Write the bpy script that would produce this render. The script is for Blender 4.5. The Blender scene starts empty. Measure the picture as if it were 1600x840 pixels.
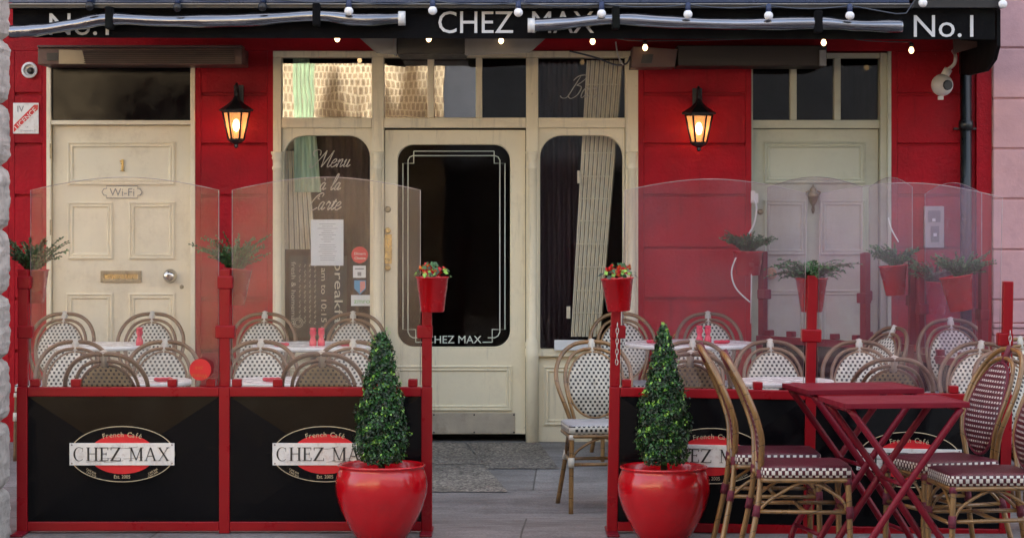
import bpy, bmesh, math, random
from mathutils import Vector, Matrix
R = math.radians
PI = math.pi
rnd = random.Random(7)
scn = bpy.context.scene
COL = scn.collection

# ------------------------------------------------------------------ camera
F = 3800.0            # focal length in photo pixels (photo 1600 px wide)
HC = 1.56             # eye height
YH = 322.0            # horizon row in the photo
cam_d = bpy.data.cameras.new('camera'); cam = bpy.data.objects.new('camera', cam_d); COL.objects.link(cam)
cam.location = (0, 0, HC); cam.rotation_euler = (PI/2, 0, 0)
cam_d.sensor_width = 36; cam_d.lens = 36*F/1600; cam_d.shift_y = -(420-YH)/1600
cam_d.clip_end = 400
scn.camera = cam
# ------------------------------------------------------------------ world + sun
SUN_EL = 35.0
w = bpy.data.worlds.new('World'); scn.world = w; w.use_nodes = True
nt = w.node_tree; bg = nt.nodes['Background']
sky = nt.nodes.new('ShaderNodeTexSky'); sky.sky_type = 'NISHITA'; sky.sun_disc = False
sky.sun_elevation = R(SUN_EL); sky.sun_rotation = 0; sky.altitude = 20; sky.dust_density = 6.0; sky.air_density = .55; sky.ozone_density = .4
tint = nt.nodes.new('ShaderNodeMix'); tint.data_type = 'RGBA'; tint.blend_type = 'MULTIPLY'; tint.inputs[0].default_value = 1; tint.inputs[7].default_value = (1, .86, .66, 1)
nt.links.new(sky.outputs[0], tint.inputs[6]); nt.links.new(tint.outputs[2], bg.inputs[0]); bg.inputs[1].default_value = 0.15
sl = bpy.data.lights.new('sun', 'SUN'); sl.energy = 5.0; sl.angle = R(0.5); sl.color = (1, .93, .82)
so = bpy.data.objects.new('sun', sl); COL.objects.link(so); so.rotation_euler = (-R(90-SUN_EL), 0, 0); so.location = (0, 30, 30)
scn.view_settings.view_transform = 'Standard'; scn.view_settings.look = 'None'
scn.view_settings.exposure = 3.72; scn.view_settings.gamma = 1
scn.render.engine = 'CYCLES'
scn.cycles.max_bounces = 8; scn.cycles.transparent_max_bounces = 24
scn.cycles.caustics_reflective = False; scn.cycles.caustics_refractive = False
scn.cycles.use_denoising = True

# ------------------------------------------------------------------ coordinates
DF = 15.2             # the facade plane
def X(px, d=DF): return (px-800)*d/F
def Z(py, d=DF): return HC-(py-YH)*d/F
def P(px, py, d=DF): return Vector((X(px, d), d, Z(py, d)))
def zg(d):            # height of the pavement
    pts = [(-4, .04), (11.4, .04), (12.4, -.005), (13.2, 0.0), (15.2, .088), (20, .088)]
    for (a, za), (b, zb) in zip(pts, pts[1:]):
        if d <= b: return za+(zb-za)*(d-a)/(b-a)
    return .088

# ------------------------------------------------------------------ materials
MATS = {}
def nodes_of(name):
    m = bpy.data.materials.new(name); m.use_nodes = True
    t = m.node_tree; b = t.nodes['Principled BSDF']
    return m, t, b
def objcoord(t, world=False):
    if world:
        g = t.nodes.new('ShaderNodeNewGeometry'); return g.outputs['Position']
    c = t.nodes.new('ShaderNodeTexCoord'); return c.outputs['Object']
def scaled(t, src, s):
    mp = t.nodes.new('ShaderNodeMapping'); mp.inputs['Scale'].default_value = s if not isinstance(s, (int, float)) else (s, s, s)
    t.links.new(src, mp.inputs[0]); return mp.outputs[0]
def noise(t, src, scale, detail=4, rough=.6):
    n = t.nodes.new('ShaderNodeTexNoise'); n.inputs['Scale'].default_value = scale; n.inputs['Detail'].default_value = detail
    n.inputs['Roughness'].default_value = rough; t.links.new(src, n.inputs['Vector']); return n.outputs['Fac']
def ramp(t, src, stops):
    r = t.nodes.new('ShaderNodeValToRGB'); cr = r.color_ramp
    while len(cr.elements) < len(stops): cr.elements.new(.5)
    for e, (p, c) in zip(cr.elements, stops):
        e.position = p; e.color = (c[0], c[1], c[2], 1) if not isinstance(c, (int, float)) else (c, c, c, 1)
    t.links.new(src, r.inputs[0]); return r.outputs[0]
def mixc(t, fac, a, b, mode='MIX'):
    n = t.nodes.new('ShaderNodeMix'); n.data_type = 'RGBA'; n.blend_type = mode
    for s, v in ((0, fac), (6, a), (7, b)):
        if isinstance(v, (int, float)): n.inputs[s].default_value = v
        elif isinstance(v, tuple): n.inputs[s].default_value = (v[0], v[1], v[2], 1)
        else: t.links.new(v, n.inputs[s])
    return n.outputs[2]
def mathn(t, op, a, b=None):
    n = t.nodes.new('ShaderNodeMath'); n.operation = op
    for i, v in enumerate((a, b)):
        if v is None: continue
        if isinstance(v, (int, float)): n.inputs[i].default_value = v
        else: t.links.new(v, n.inputs[i])
    return n.outputs[0]
def bumpn(t, b, h, strength, dist=.01):
    n = t.nodes.new('ShaderNodeBump'); n.inputs['Strength'].default_value = strength; n.inputs['Distance'].default_value = dist
    t.links.new(h, n.inputs['Height']); t.links.new(n.outputs[0], b.inputs['Normal'])
def M(name, col, rough=.5, metal=0, var=.12, scale=6, bump=0, bscale=80, coat=0, dirt=None, dscale=3, damt=.5, stretch=(1, 1, 1), spec=.5, world=False, wear=None):
    m, t, b = nodes_of(name)
    src = scaled(t, objcoord(t, world), stretch)
    n = noise(t, src, scale)
    lo = tuple(c*(1-var) for c in col); hi = tuple(min(1, c*(1+var)) for c in col)
    c = ramp(t, n, [(.3, lo), (.7, hi)])
    if dirt:
        d = ramp(t, noise(t, src, dscale, 8, .75), [(.52, 0.0), (.68, damt)])
        c = mixc(t, d, c, dirt)
    if wear:
        d1_ = ramp(t, noise(t, scaled(t, objcoord(t, world), (9, 9, .7)), 2.2, 5, .7), [(.56, 0.0), (.66, .35)])
        c = mixc(t, d1_, c, tuple(v*.45 for v in col))
        d2_ = ramp(t, noise(t, objcoord(t, world), 24, 5, .8), [(.66, 0.0), (.70, .55)])
        c = mixc(t, d2_, c, wear)
    t.links.new(c, b.inputs['Base Color'])
    rr = ramp(t, noise(t, src, scale*2.3), [(.3, max(.02, rough-.07)), (.7, min(1, rough+.07))])
    t.links.new(rr, b.inputs['Roughness'])
    b.inputs['Metallic'].default_value = metal
    b.inputs['Specular IOR Level'].default_value = spec
    b.inputs['Coat Weight'].default_value = coat; b.inputs['Coat Roughness'].default_value = .08
    if bump: bumpn(t, b, noise(t, src, bscale, 5), bump)
    MATS[name] = m; return m
def glass(name, refl, tint=(1, 1, 1), rough=.0):
    m, t, b = nodes_of(name); t.nodes.remove(b); out = t.nodes['Material Output']
    tr = t.nodes.new('ShaderNodeBsdfTransparent'); tr.inputs[0].default_value = (*tint, 1)
    gl = t.nodes.new('ShaderNodeBsdfGlossy'); gl.inputs['Roughness'].default_value = rough
    lw = t.nodes.new('ShaderNodeLayerWeight'); lw.inputs[0].default_value = .35
    f = mathn(t, 'ADD', mathn(t, 'MULTIPLY', lw.outputs['Fresnel'], .35), refl)
    # old panes are slightly wavy
    bn = t.nodes.new('ShaderNodeBump'); bn.inputs['Strength'].default_value = .03; bn.inputs['Distance'].default_value = .012
    t.links.new(noise(t, objcoord(t), 3.0, 1), bn.inputs['Height']); t.links.new(bn.outputs[0], gl.inputs['Normal'])
    mx = t.nodes.new('ShaderNodeMixShader'); t.links.new(f, mx.inputs[0]); t.links.new(tr.outputs[0], mx.inputs[1]); t.links.new(gl.outputs[0], mx.inputs[2])
    t.links.new(mx.outputs[0], out.inputs[0]); MATS[name] = m; return m
def acrylic(name, hazecol, lo, hi, tint, refl=.04):  # diffuse haze for scuffs and dirt, with the sheets' reflections painted into it
    m, t, b = nodes_of(name); t.nodes.remove(b); out = t.nodes['Material Output']
    src = objcoord(t)
    tr = t.nodes.new('ShaderNodeBsdfTransparent'); tr.inputs[0].default_value = (*tint, 1)
    gl = t.nodes.new('ShaderNodeBsdfGlossy'); gl.inputs['Roughness'].default_value = .03
    df = t.nodes.new('ShaderNodeBsdfDiffuse'); df.inputs[0].default_value = (*hazecol, 1)
    tl = t.nodes.new('ShaderNodeBsdfTranslucent'); tl.inputs[0].default_value = (*hazecol, 1)
    dm = t.nodes.new('ShaderNodeMixShader'); dm.inputs[0].default_value = .35
    t.links.new(df.outputs[0], dm.inputs[1]); t.links.new(tl.outputs[0], dm.inputs[2])
    n1 = noise(t, src, 2.2, 3); n2 = noise(t, scaled(t, src, (1.5, 1, 26)), 3.5, 6, .8); n3 = noise(t, scaled(t, src, (30, 1, 2)), 2, 4)
    sm = mathn(t, 'ADD', mathn(t, 'MULTIPLY', n1, .7), mathn(t, 'ADD', mathn(t, 'MULTIPLY', n2, .15), mathn(t, 'MULTIPLY', n3, .15)))
    h = ramp(t, sm, [(.36, lo), (.64, hi)])
    mx = t.nodes.new('ShaderNodeMixShader'); t.links.new(h, mx.inputs[0]); t.links.new(tr.outputs[0], mx.inputs[1]); t.links.new(dm.outputs[0], mx.inputs[2])
    m2 = t.nodes.new('ShaderNodeMixShader'); m2.inputs[0].default_value = refl
    t.links.new(mx.outputs[0], m2.inputs[1]); t.links.new(gl.outputs[0], m2.inputs[2])
    t.links.new(m2.outputs[0], out.inputs[0]); MATS[name] = m; return m
def weave(name, base, dot, axes, pu, pv, ru, rv, rough=.5):
    m, t, b = nodes_of(name)
    sx = t.nodes.new('ShaderNodeSeparateXYZ'); t.links.new(objcoord(t), sx.inputs[0])
    ax = {'x': sx.outputs[0], 'y': sx.outputs[1], 'z': sx.outputs[2]}
    def comb(s):
        return ax[s] if len(s) == 1 else mathn(t, 'ADD', ax[s[0]], ax[s[1]])
    u = mathn(t, 'DIVIDE', mathn(t, 'ADD', comb(axes[0]), 5.0), pu); v = mathn(t, 'DIVIDE', mathn(t, 'ADD', comb(axes[1]), 5.0), pv)
    row = mathn(t, 'FLOOR', v); uu = mathn(t, 'ADD', u, mathn(t, 'MULTIPLY', mathn(t, 'MODULO', row, 2.0), .5))
    fu = mathn(t, 'ABSOLUTE', mathn(t, 'SUBTRACT', mathn(t, 'FRACT', uu), .5)); fv = mathn(t, 'ABSOLUTE', mathn(t, 'SUBTRACT', mathn(t, 'FRACT', v), .5))
    d = mathn(t, 'MULTIPLY', mathn(t, 'LESS_THAN', fu, ru), mathn(t, 'LESS_THAN', fv, rv))
    nz = ramp(t, noise(t, objcoord(t), 14), [(.3, .72), (.7, 1.05)]); oi = t.nodes.new('ShaderNodeObjectInfo'); nz = mixc(t, 1, nz, ramp(t, oi.outputs['Random'], [(0, .74), (1, 1.05)]), 'MULTIPLY')
    c = mixc(t, d, base, dot); c = mixc(t, 1.0, c, nz, 'MULTIPLY')
    t.links.new(c, b.inputs['Base Color']); b.inputs['Roughness'].default_value = rough
    hh = mathn(t, 'SUBTRACT', mathn(t, 'MULTIPLY', mathn(t, 'SINE', mathn(t, 'MULTIPLY', uu, 2*PI)), .3), d)
    bumpn(t, b, hh, .5, .004); MATS[name] = m; return m
def emit(name, col, s):
    m, t, b = nodes_of(name); b.inputs['Base Color'].default_value = (*col, 1); b.inputs['Emission Color'].default_value = (*col, 1); b.inputs['Emission Strength'].default_value = s
    MATS[name] = m; return m

RED = M('red_paint', (.35, .0006, .009), .5, spec=.22, var=.22, scale=3, bump=.5, bscale=45, dirt=(.20, .002, .005), dscale=2.2, damt=.4, world=True, wear=(.42, .06, .05))
CREAM = M('cream_paint', (.78, .70, .49), .42, var=.05, scale=2.5, bump=.06, bscale=50, dirt=(.42, .34, .22), dscale=5, damt=.25, world=True, wear=(.45, .36, .24))
DOORC = M('cream_door_paint', (.80, .71, .51), .4, var=.05, scale=2.5, bump=.06, bscale=50, dirt=(.4, .3, .18), dscale=6, damt=.3, world=True)
SAGE = M('sage_paint', (.50, .52, .40), .4, var=.06, scale=2.5, bump=.06, bscale=50, dirt=(.32, .32, .24), dscale=6, damt=.3, world=True)
PINK = M('pink_paint', (.60, .34, .34), .6, var=.08, scale=3, bump=.3, bscale=25, dirt=(.45, .25, .25), dscale=4, damt=.5, world=True)
STONE = M('rough_stone', (.45, .43, .39), .85, var=.3, scale=14, bump=1.0, bscale=38, dirt=(.22, .21, .19), dscale=7, damt=.7, world=True)
FRAME = M('red_gloss_metal', (.26, .001, .007), .32, var=.06, scale=4, bump=.05, bscale=30, coat=.0, spec=.3, dirt=(.25, .002, .006), dscale=5, damt=.2)
FRAME_D = M('burgundy_metal', (.16, .002, .014), .42, spec=.3, var=.15, scale=9, bump=.05, bscale=30, dirt=(.1, .005, .015), dscale=9, damt=.4)
BLACKP = M('black_gloss_panel', (.003, .003, .004), .14, var=.2, scale=4, spec=.15, dirt=(.004, .004, .004), dscale=7, damt=.3)
BLACK = M('black_fabric', (.004, .004, .005), .9, spec=.15, var=.3, scale=6, bump=.2, bscale=120, dirt=(.010, .013, .009), dscale=3, damt=.6)
BLKM = M('black_metal', (.010, .010, .011), .38, var=.2, scale=12, bump=.1, bscale=60)
PIPE = M('dark_green_pipe_paint', (.006, .010, .011), .32, var=.2, scale=8, bump=.06, bscale=40)
WHITE = M('white_paint', (.78, .78, .75), .4, var=.04, scale=9, dirt=(.45, .40, .34), dscale=9, damt=.35)
WLET = M('white_lettering', (.62, .62, .61), .5, var=.03, scale=9, dirt=(.5, .5, .47), dscale=12, damt=.25)
SIGNW = M('worn_white_enamel', (.76, .75, .71), .35, var=.05, scale=12, dirt=(.36, .26, .2), dscale=16, damt=.55)
BLETT = M('black_lettering', (.012, .012, .012), .5, var=.1)
SCUFF = M('grey_sign_scuffs', (.25, .2, .18), .6, var=.2)
SIGNR = M('sign_red', (.62, .012, .02), .35, var=.08, scale=8)
GOLD = M('gilt_line', (.55, .45, .28), .4, var=.15, scale=20)
BRASS = M('aged_brass', (.52, .38, .15), .3, metal=.85, var=.2, scale=25, dirt=(.15, .11, .06), dscale=14, damt=.6)
BRASSD = M('dull_brass', (.30, .25, .15), .42, metal=.6, var=.25, scale=25, dirt=(.08, .07, .05), dscale=14, damt=.6)
CHROME = M('satin_chrome', (.6, .58, .52), .18, metal=1, var=.1, scale=20)
WOODK = M('pale_wood_knob', (.45, .27, .13), .4, var=.2, scale=10)
BAMB = M('bamboo', (.21, .115, .038), .32, var=.35, scale=5, bump=.1, bscale=30, stretch=(3, 3, .8), coat=.3, dirt=(.08, .04, .012), dscale=9, damt=.55)
def joints(m_, step=.115, w_=.0028):
    t = m_.node_tree; b = t.nodes['Principled BSDF']; src = b.inputs['Base Color'].links[0].from_socket
    sx = t.nodes.new('ShaderNodeSeparateXYZ'); t.links.new(objcoord(t), sx.inputs[0])
    v = mathn(t, 'ADD', mathn(t, 'ADD', sx.outputs[2], mathn(t, 'MULTIPLY', sx.outputs[0], .17)), mathn(t, 'MULTIPLY', sx.outputs[1], .31))
    f = mathn(t, 'LESS_THAN', mathn(t, 'FRACT', mathn(t, 'DIVIDE', mathn(t, 'ADD', v, 3.0), step)), w_/step)
    t.links.new(mixc(t, f, src, (.03, .016, .006)), b.inputs['Base Color'])
joints(BAMB)
BAMBD = M('weathered_brown_cane', (.135, .070, .030), .4, var=.3, scale=6, bump=.1, bscale=30, coat=.15, dirt=(.06, .03, .015), dscale=9, damt=.5)
BINDW = M('white_cane_binding', (.60, .57, .48), .5, var=.1, scale=40, bump=.5, bscale=200, stretch=(1, 1, 6))
BINDR = M('burgundy_cane_binding', (.12, .004, .022), .45, var=.2, scale=40, bump=.5, bscale=200, stretch=(1, 1, 6))
TBLW = M('white_table_laminate', (.74, .73, .70), .25, var=.03, scale=8, dirt=(.5, .48, .44), dscale=6, damt=.3)
TBLE = M('dark_table_metal', (.03, .03, .03), .4, var=.2)
CER = M('pink_red_ceramic', (.60, .015, .06), .25, var=.08, coat=.4)
NAP = M('red_paper', (.5, .015, .05), .7, var=.15, scale=30, bump=.3)
POTR = M('glazed_red_pot', (.48, .002, .008), .20, var=.08, scale=3, coat=.35, dirt=(.26, .012, .014), dscale=9, damt=.45)
BUCK = M('red_enamel_bucket', (.50, .002, .009), .26, var=.07, scale=5, coat=.3, dirt=(.3, .003, .008), dscale=7, damt=.35)
SOIL = M('dark_soil', (.03, .02, .014), .95, var=.4, scale=40, bump=1, bscale=90)
LEAF1 = M('box_leaf_dark', (.006, .028, .008), .42, var=.4, scale=30)
LEAF2 = M('box_leaf_mid', (.020, .095, .016), .4, var=.4, scale=30)
LEAF3 = M('box_leaf_young_highlight', (.20, .42, .05), .4, var=.3, scale=30)  # young leaves, brightened so they carry the tree's highlights as well
FERN = M('fern_leaf', (.022, .10, .03), .5, var=.4, scale=30)
FERNL = M('fern_leaf_light', (.07, .20, .06), .5, var=.4, scale=30)
STEM = M('brown_stem', (.06, .035, .02), .7, var=.3, scale=20)
FLOW = M('red_petals', (.55, .01, .015), .5, var=.3, scale=30)
FLOWO = M('orange_petals', (.6, .14, .02), .5, var=.3, scale=30)
PLAS = M('clear_plastic_roll', (.20, .21, .24), .16, metal=.9, var=.25, scale=5, bump=.22, bscale=5, stretch=(.5, 3, 3), coat=.5)
PLASE = M('plastic_roll_end', (.68, .68, .66), .4, var=.1)
ALU = M('pale_blue_aluminium', (.035, .05, .10), .3, metal=.6, var=.05)
HEATB = M('beige_heater_housing', (.34, .27, .17), .4, metal=.2, var=.1)
HEATP = M('pinkish_heater_housing', (.10, .055, .045), .45, metal=.2, var=.1)
HEATD = M('dark_heater_grille', (.022, .015, .011), .5, metal=.2, var=.3, stretch=(.3, 1, 60))
GREYP = M('grey_shield_metal', (.22, .22, .22), .4, metal=.3, var=.1)
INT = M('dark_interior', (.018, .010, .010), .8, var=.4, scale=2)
MAROON = M('maroon_drape', (.016, .003, .007), .8, var=.3, scale=4, stretch=(10, 1, 1))
MINT = M('mint_reflection_drape', (.36, .48, .34), .8, var=.3, scale=5, stretch=(14, 1, .6))
SHUT = M('cream_shutter', (.78, .72, .54), .5, var=.08, scale=5, dirt=(.3, .26, .18), dscale=9, damt=.3)
SHUTD = M('shutter_gap_shade', (.16, .14, .09), .7)  # darker cream strips, the shade between slats painted in
BOARD = M('chalkboard', (.035, .038, .036), .8, var=.3, scale=8)
CHALK = M('chalk', (.62, .62, .50), .9, var=.15, scale=20)
PAPER = M('paper', (.70, .72, .70), .7, var=.03, scale=8)
PRINT = M('grey_print', (.22, .22, .22), .8, var=.1)
STB = M('sticker_blue', (.08, .30, .50), .5); STP = M('sticker_rose', (.6, .25, .22), .5); STG = M('sticker_green', (.2, .45, .1), .5)
ETCH = M('etched_lettering', (.50, .46, .40), .5, var=.2, scale=15)
DECO = M('pale_glass_lines', (.62, .66, .56), .45, var=.05)
INTC = M('intercom_steel', (.40, .38, .38), .35, metal=.4, var=.1)
CAMW = M('camera_white', (.70, .69, .66), .35, var=.04)
GAL = M('galvanised_chain', (.5, .5, .48), .35, metal=.9, var=.2)
CABW = M('white_cable', (.66, .64, .62), .5, var=.05); CABB = M('dark_cable', (.05, .06, .08), .5, var=.1)
BSOCK = M('blue_socket', (.015, .03, .09), .4, var=.2)
GLOBE = M('white_globe', (.80, .80, .80), .25, var=.03)
ROOFM = M('roof_slate', (.05, .05, .055), .7, var=.3)
SLATE = M('slate_blue_render', (.012, .017, .028), .8, var=.15, scale=.6, world=True)
KICK = M('worn_kick_plate', (.42, .37, .28), .5, metal=.2, var=.15, scale=7, dirt=(.2, .16, .11), dscale=6, damt=.6, bump=.2)
EDGE = M('pale_acrylic_edge', (.36, .31, .31), .25, var=.5, scale=3)
GL_DARK = glass('door_glass', -.010); GL_WIN = glass('window_glass', -.004)
GL_UP = glass('upper_window_glass', .088)
AC_L = acrylic('scuffed_clear_acrylic', (.66, .60, .54), .010, .075, (.985, .98, .975))
AC_R = acrylic('purple_hazed_acrylic', (.56, .40, .48), .012, .085, (.985, .965, .98))
AC_S = acrylic('side_hazed_acrylic', (.44, .30, .54), .02, .10, (.98, .95, .985))
WV_W = weave('white_weave_back', (.60, .57, .47), (.010, .008, .007), ('x', 'z'), .0245, .0185, .24, .33)
WV_Y = weave('yellowed_weave_back', (.42, .33, .17), (.02, .012, .008), ('x', 'z'), .0245, .0185, .22, .30)
WV_WS = weave('white_weave_seat', (.55, .58, .60), (.25, .27, .28), ('x', 'y'), .014, .010, .2, .3)
WV_WK = weave('white_weave_skirt', (.74, .72, .62), (.012, .012, .012), ('xy', 'z'), .0245, .022, .26, .32)
WV_R = weave('burgundy_weave_back', (.075, .003, .013), (.60, .55, .52), ('x', 'z'), .0200, .0215, .30, .20)
WV_RS = weave('burgundy_weave_seat', (.095, .004, .020), (.035, .002, .008), ('x', 'y'), .012, .009, .25, .3, .4)
WV_RK = weave('burgundy_weave_skirt', (.07, .003, .014), (.74, .72, .66), ('xy', 'z'), .028, .019, .27, .45)

def ground_mat():
    m, t, b = nodes_of('pavement_slabs'); g = objcoord(t, True)
    br = t.nodes.new('ShaderNodeTexBrick'); br.offset = .4; br.inputs['Scale'].default_value = 1
    br.inputs['Brick Width'].default_value = 1.7; br.inputs['Row Height'].default_value = 1.22; br.inputs['Mortar Size'].default_value = .005; br.inputs['Mortar Smooth'].default_value = .3
    mp = t.nodes.new('ShaderNodeMapping'); mp.inputs['Location'].default_value = (.35, .1, 0); mp.inputs['Rotation'].default_value = (0, 0, R(2)); t.links.new(g, mp.inputs[0]); t.links.new(mp.outputs[0], br.inputs['Vector'])
    br.inputs['Color1'].default_value = (.205, .20, .195, 1); br.inputs['Color2'].default_value = (.155, .152, .15, 1); br.inputs['Mortar'].default_value = (.075, .072, .066, 1)
    n = ramp(t, noise(t, scaled(t, g, (1, 2.2, 1)), 2.2, 9, .7), [(.30, .62), (.70, 1.4)])
    n2 = ramp(t, noise(t, g, 90, 3, .7), [(.35, .7), (.65, 1.3)])
    c = mixc(t, 1, mixc(t, 1, br.outputs[0], n, 'MULTIPLY'), n2, 'MULTIPLY')
    st = ramp(t, noise(t, scaled(t, g, (1, 4, 1)), 6, 8, .8), [(.62, 0.0), (.72, .5)]); c = mixc(t, st, c, (.33, .33, .33))
    vo = t.nodes.new('ShaderNodeTexVoronoi'); vo.inputs['Scale'].default_value = 5.5; t.links.new(g, vo.inputs['Vector'])
    c = mixc(t, ramp(t, vo.outputs['Distance'], [(.045, .6), (.07, 0.0)]), c, (.06, .058, .055))
    c = mixc(t, ramp(t, noise(t, scaled(t, g, (1, 1.6, 1)), 1.3, 6, .7), [(.5, 0.0), (.66, .55)]), c, (.075, .07, .062))
    t.links.new(c, b.inputs['Base Color']); b.inputs['Roughness'].default_value = .7
    h = mathn(t, 'ADD', mathn(t, 'MULTIPLY', noise(t, g, 45, 6), .5), mathn(t, 'MULTIPLY', br.outputs[1], -1.0)); bumpn(t, b, h, .5, .006)
    return m
def agg_mat():
    m, t, b = nodes_of('exposed_aggregate'); g = objcoord(t, True)
    v = t.nodes.new('ShaderNodeTexVoronoi'); v.inputs['Scale'].default_value = 85; t.links.new(g, v.inputs['Vector'])
    c = ramp(t, v.outputs['Color'], [(.15, (.07, .064, .055)), (.5, (.165, .152, .13)), (.85, (.33, .30, .25))])
    n = ramp(t, noise(t, g, 2.5, 8, .7), [(.3, .6), (.7, 1.35)]); c = mixc(t, 1, c, n, 'MULTIPLY')
    t.links.new(c, b.inputs['Base Color']); b.inputs['Roughness'].default_value = .75; bumpn(t, b, v.outputs['Distance'], .6, .004); return m
def brick_mat():
    m, t, b = nodes_of('pale_sett_brick'); g = objcoord(t, True)
    sw = t.nodes.new('ShaderNodeSeparateXYZ'); t.links.new(g, sw.inputs[0]); cb = t.nodes.new('ShaderNodeCombineXYZ')
    wob = mathn(t, 'MULTIPLY', noise(t, g, 1.3, 2), .10)
    t.links.new(sw.outputs[0], cb.inputs[0]); t.links.new(mathn(t, 'ADD', sw.outputs[2], wob), cb.inputs[1])
    br = t.nodes.new('ShaderNodeTexBrick'); br.offset = .45; br.inputs['Scale'].default_value = 1
    br.inputs['Brick Width'].default_value = .062; br.inputs['Row Height'].default_value = .105; br.inputs['Mortar Size'].default_value = .014; br.inputs['Mortar Smooth'].default_value = .5
    t.links.new(cb.outputs[0], br.inputs['Vector'])
    br.inputs['Color1'].default_value = (.19, .145, .085, 1); br.inputs['Color2'].default_value = (.13, .10, .058, 1); br.inputs['Mortar'].default_value = (.34, .29, .205, 1)
    n = ramp(t, noise(t, g, 1.6, 5), [(.3, .75), (.7, 1.25)])
    t.links.new(mixc(t, 1, br.outputs[0], n, 'MULTIPLY'), b.inputs['Base Color']); b.inputs['Roughness'].default_value = .8; return m

# ------------------------------------------------------------------ mesh helpers
def cr(pts, n=6, closed=False):
    pts = [Vector(p) for p in pts]; out = []; N = len(pts)
    rng = range(N) if closed else range(N-1)
    for i in rng:
        if closed: p0, p1, p2, p3 = pts[(i-1) % N], pts[i], pts[(i+1) % N], pts[(i+2) % N]
        else: p0, p1, p2, p3 = pts[max(i-1, 0)], pts[i], pts[i+1], pts[min(i+2, N-1)]
        for k in range(n):
            t = k/n
            out.append(.5*((2*p1)+(p2-p0)*t+(2*p0-5*p1+4*p2-p3)*t*t+(3*p1-p0-3*p2+p3)*t*t*t))
    if not closed: out.append(pts[-1].copy())
    return out
class MB:
    def __init__(s): s.b = bmesh.new()
    def _f(s, vs, mi=0, sm=False):
        try:
            f = s.b.faces.new(vs); f.material_index = mi; f.smooth = sm; return f
        except ValueError: return None
    def box(s, x0, x1, y0, y1, z0, z1, mi=0, rot=None, c=None):
        co = [(x, y, z) for x in (x0, x1) for y in (y0, y1) for z in (z0, z1)]
        if rot is not None:
            cc = Vector(c) if c is not None else Vector(((x0+x1)/2, (y0+y1)/2, (z0+z1)/2))
            co = [cc+rot @ (Vector(p)-cc) for p in co]
        v = [s.b.verts.new(p) for p in co]
        for q in ((0, 1, 3, 2), (4, 6, 7, 5), (0, 4, 5, 1), (2, 3, 7, 6), (0, 2, 6, 4), (1, 5, 7, 3)): s._f([v[i] for i in q], mi)
        return s
    def poly(s, pts, y0, y1, mi=0, sm=False):        # polygon in XZ, extruded along Y (y0 front)
        a = [s.b.verts.new((p[0], y0, p[1])) for p in pts]; b = [s.b.verts.new((p[0], y1, p[1])) for p in pts]
        s._f(a, mi); s._f(b[::-1], mi); n = len(pts)
        for i in range(n): s._f([a[i], b[i], b[(i+1) % n], a[(i+1) % n]], mi, sm)
        return s
    def hpoly(s, pts, z0, z1, mi=0):                 # polygon in XY, extruded along Z
        a = [s.b.verts.new((p[0], p[1], z0)) for p in pts]; b = [s.b.verts.new((p[0], p[1], z1)) for p in pts]
        s._f(a[::-1], mi); s._f(b, mi); n = len(pts)
        for i in range(n): s._f([a[i], a[(i+1) % n], b[(i+1) % n], b[i]], mi)
        return s
    def tube(s, pts, r, seg=8, closed=False, mi=0, cap=True, sx=1.0):
        pts = [Vector(p) for p in pts]; N = len(pts); rings = []
        rr = r if isinstance(r, (list, tuple)) else [r]*N
        up = None
        for i in range(N):
            if closed: t = pts[(i+1) % N]-pts[i-1]
            else: t = pts[min(i+1, N-1)]-pts[max(i-1, 0)]
            if t.length < 1e-9: t = Vector((0, 0, 1))
            t.normalize()
            if up is None: up = Vector((0, 1, 0)) if abs(t.y) < .9 else Vector((1, 0, 0))
            u = up-t*up.dot(t)
            if u.length < 1e-6: u = t.orthogonal()
            u.normalize(); up = u; v = t.cross(u)
            rings.append([s.b.verts.new(pts[i]+(u*math.cos(2*PI*k/seg)*sx+v*math.sin(2*PI*k/seg))*rr[i]) for k in range(seg)])
        M_ = N if closed else N-1
        for i in range(M_):
            a, b = rings[i], rings[(i+1) % N]
            for k in range(seg): s._f([a[k], a[(k+1) % seg], b[(k+1) % seg], b[k]], mi, True)
        if cap and not closed: s._f(rings[0][::-1], mi); s._f(rings[-1], mi)
        return s
    def lathe(s, prof, c=(0, 0, 0), seg=32, axis='z', mi=0, caps=True, sm=True):
        c = Vector(c); rings = []
        for r, h in prof:
            ring = []
            for k in range(seg):
                a = 2*PI*k/seg; q = (math.cos(a)*r, math.sin(a)*r)
                p = {'z': (q[0], q[1], h), 'y': (q[0], h, q[1]), 'x': (h, q[0], q[1])}[axis]
                ring.append(s.b.verts.new(c+Vector(p)))
            rings.append(ring)
        for a, b in zip(rings, rings[1:]):
            for k in range(seg): s._f([a[k], a[(k+1) % seg], b[(k+1) % seg], b[k]], mi, sm)
        if caps: s._f(rings[0][::-1], mi); s._f(rings[-1], mi)
        return s
    def ringprof(s, x0, x1, z0, z1, prof, fill=True, mi=0):   # moulding: nested rectangles, prof = (inset, y)
        rings = []
        for i, y in prof: rings.append([s.b.verts.new(p) for p in ((x0+i, y, z0+i), (x1-i, y, z0+i), (x1-i, y, z1-i), (x0+i, y, z1-i))])
        for a, b in zip(rings, rings[1:]):
            for k in range(4): s._f([a[k], a[(k+1) % 4], b[(k+1) % 4], b[k]], mi)
        if fill: s._f(rings[-1], mi)
        return s
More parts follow.
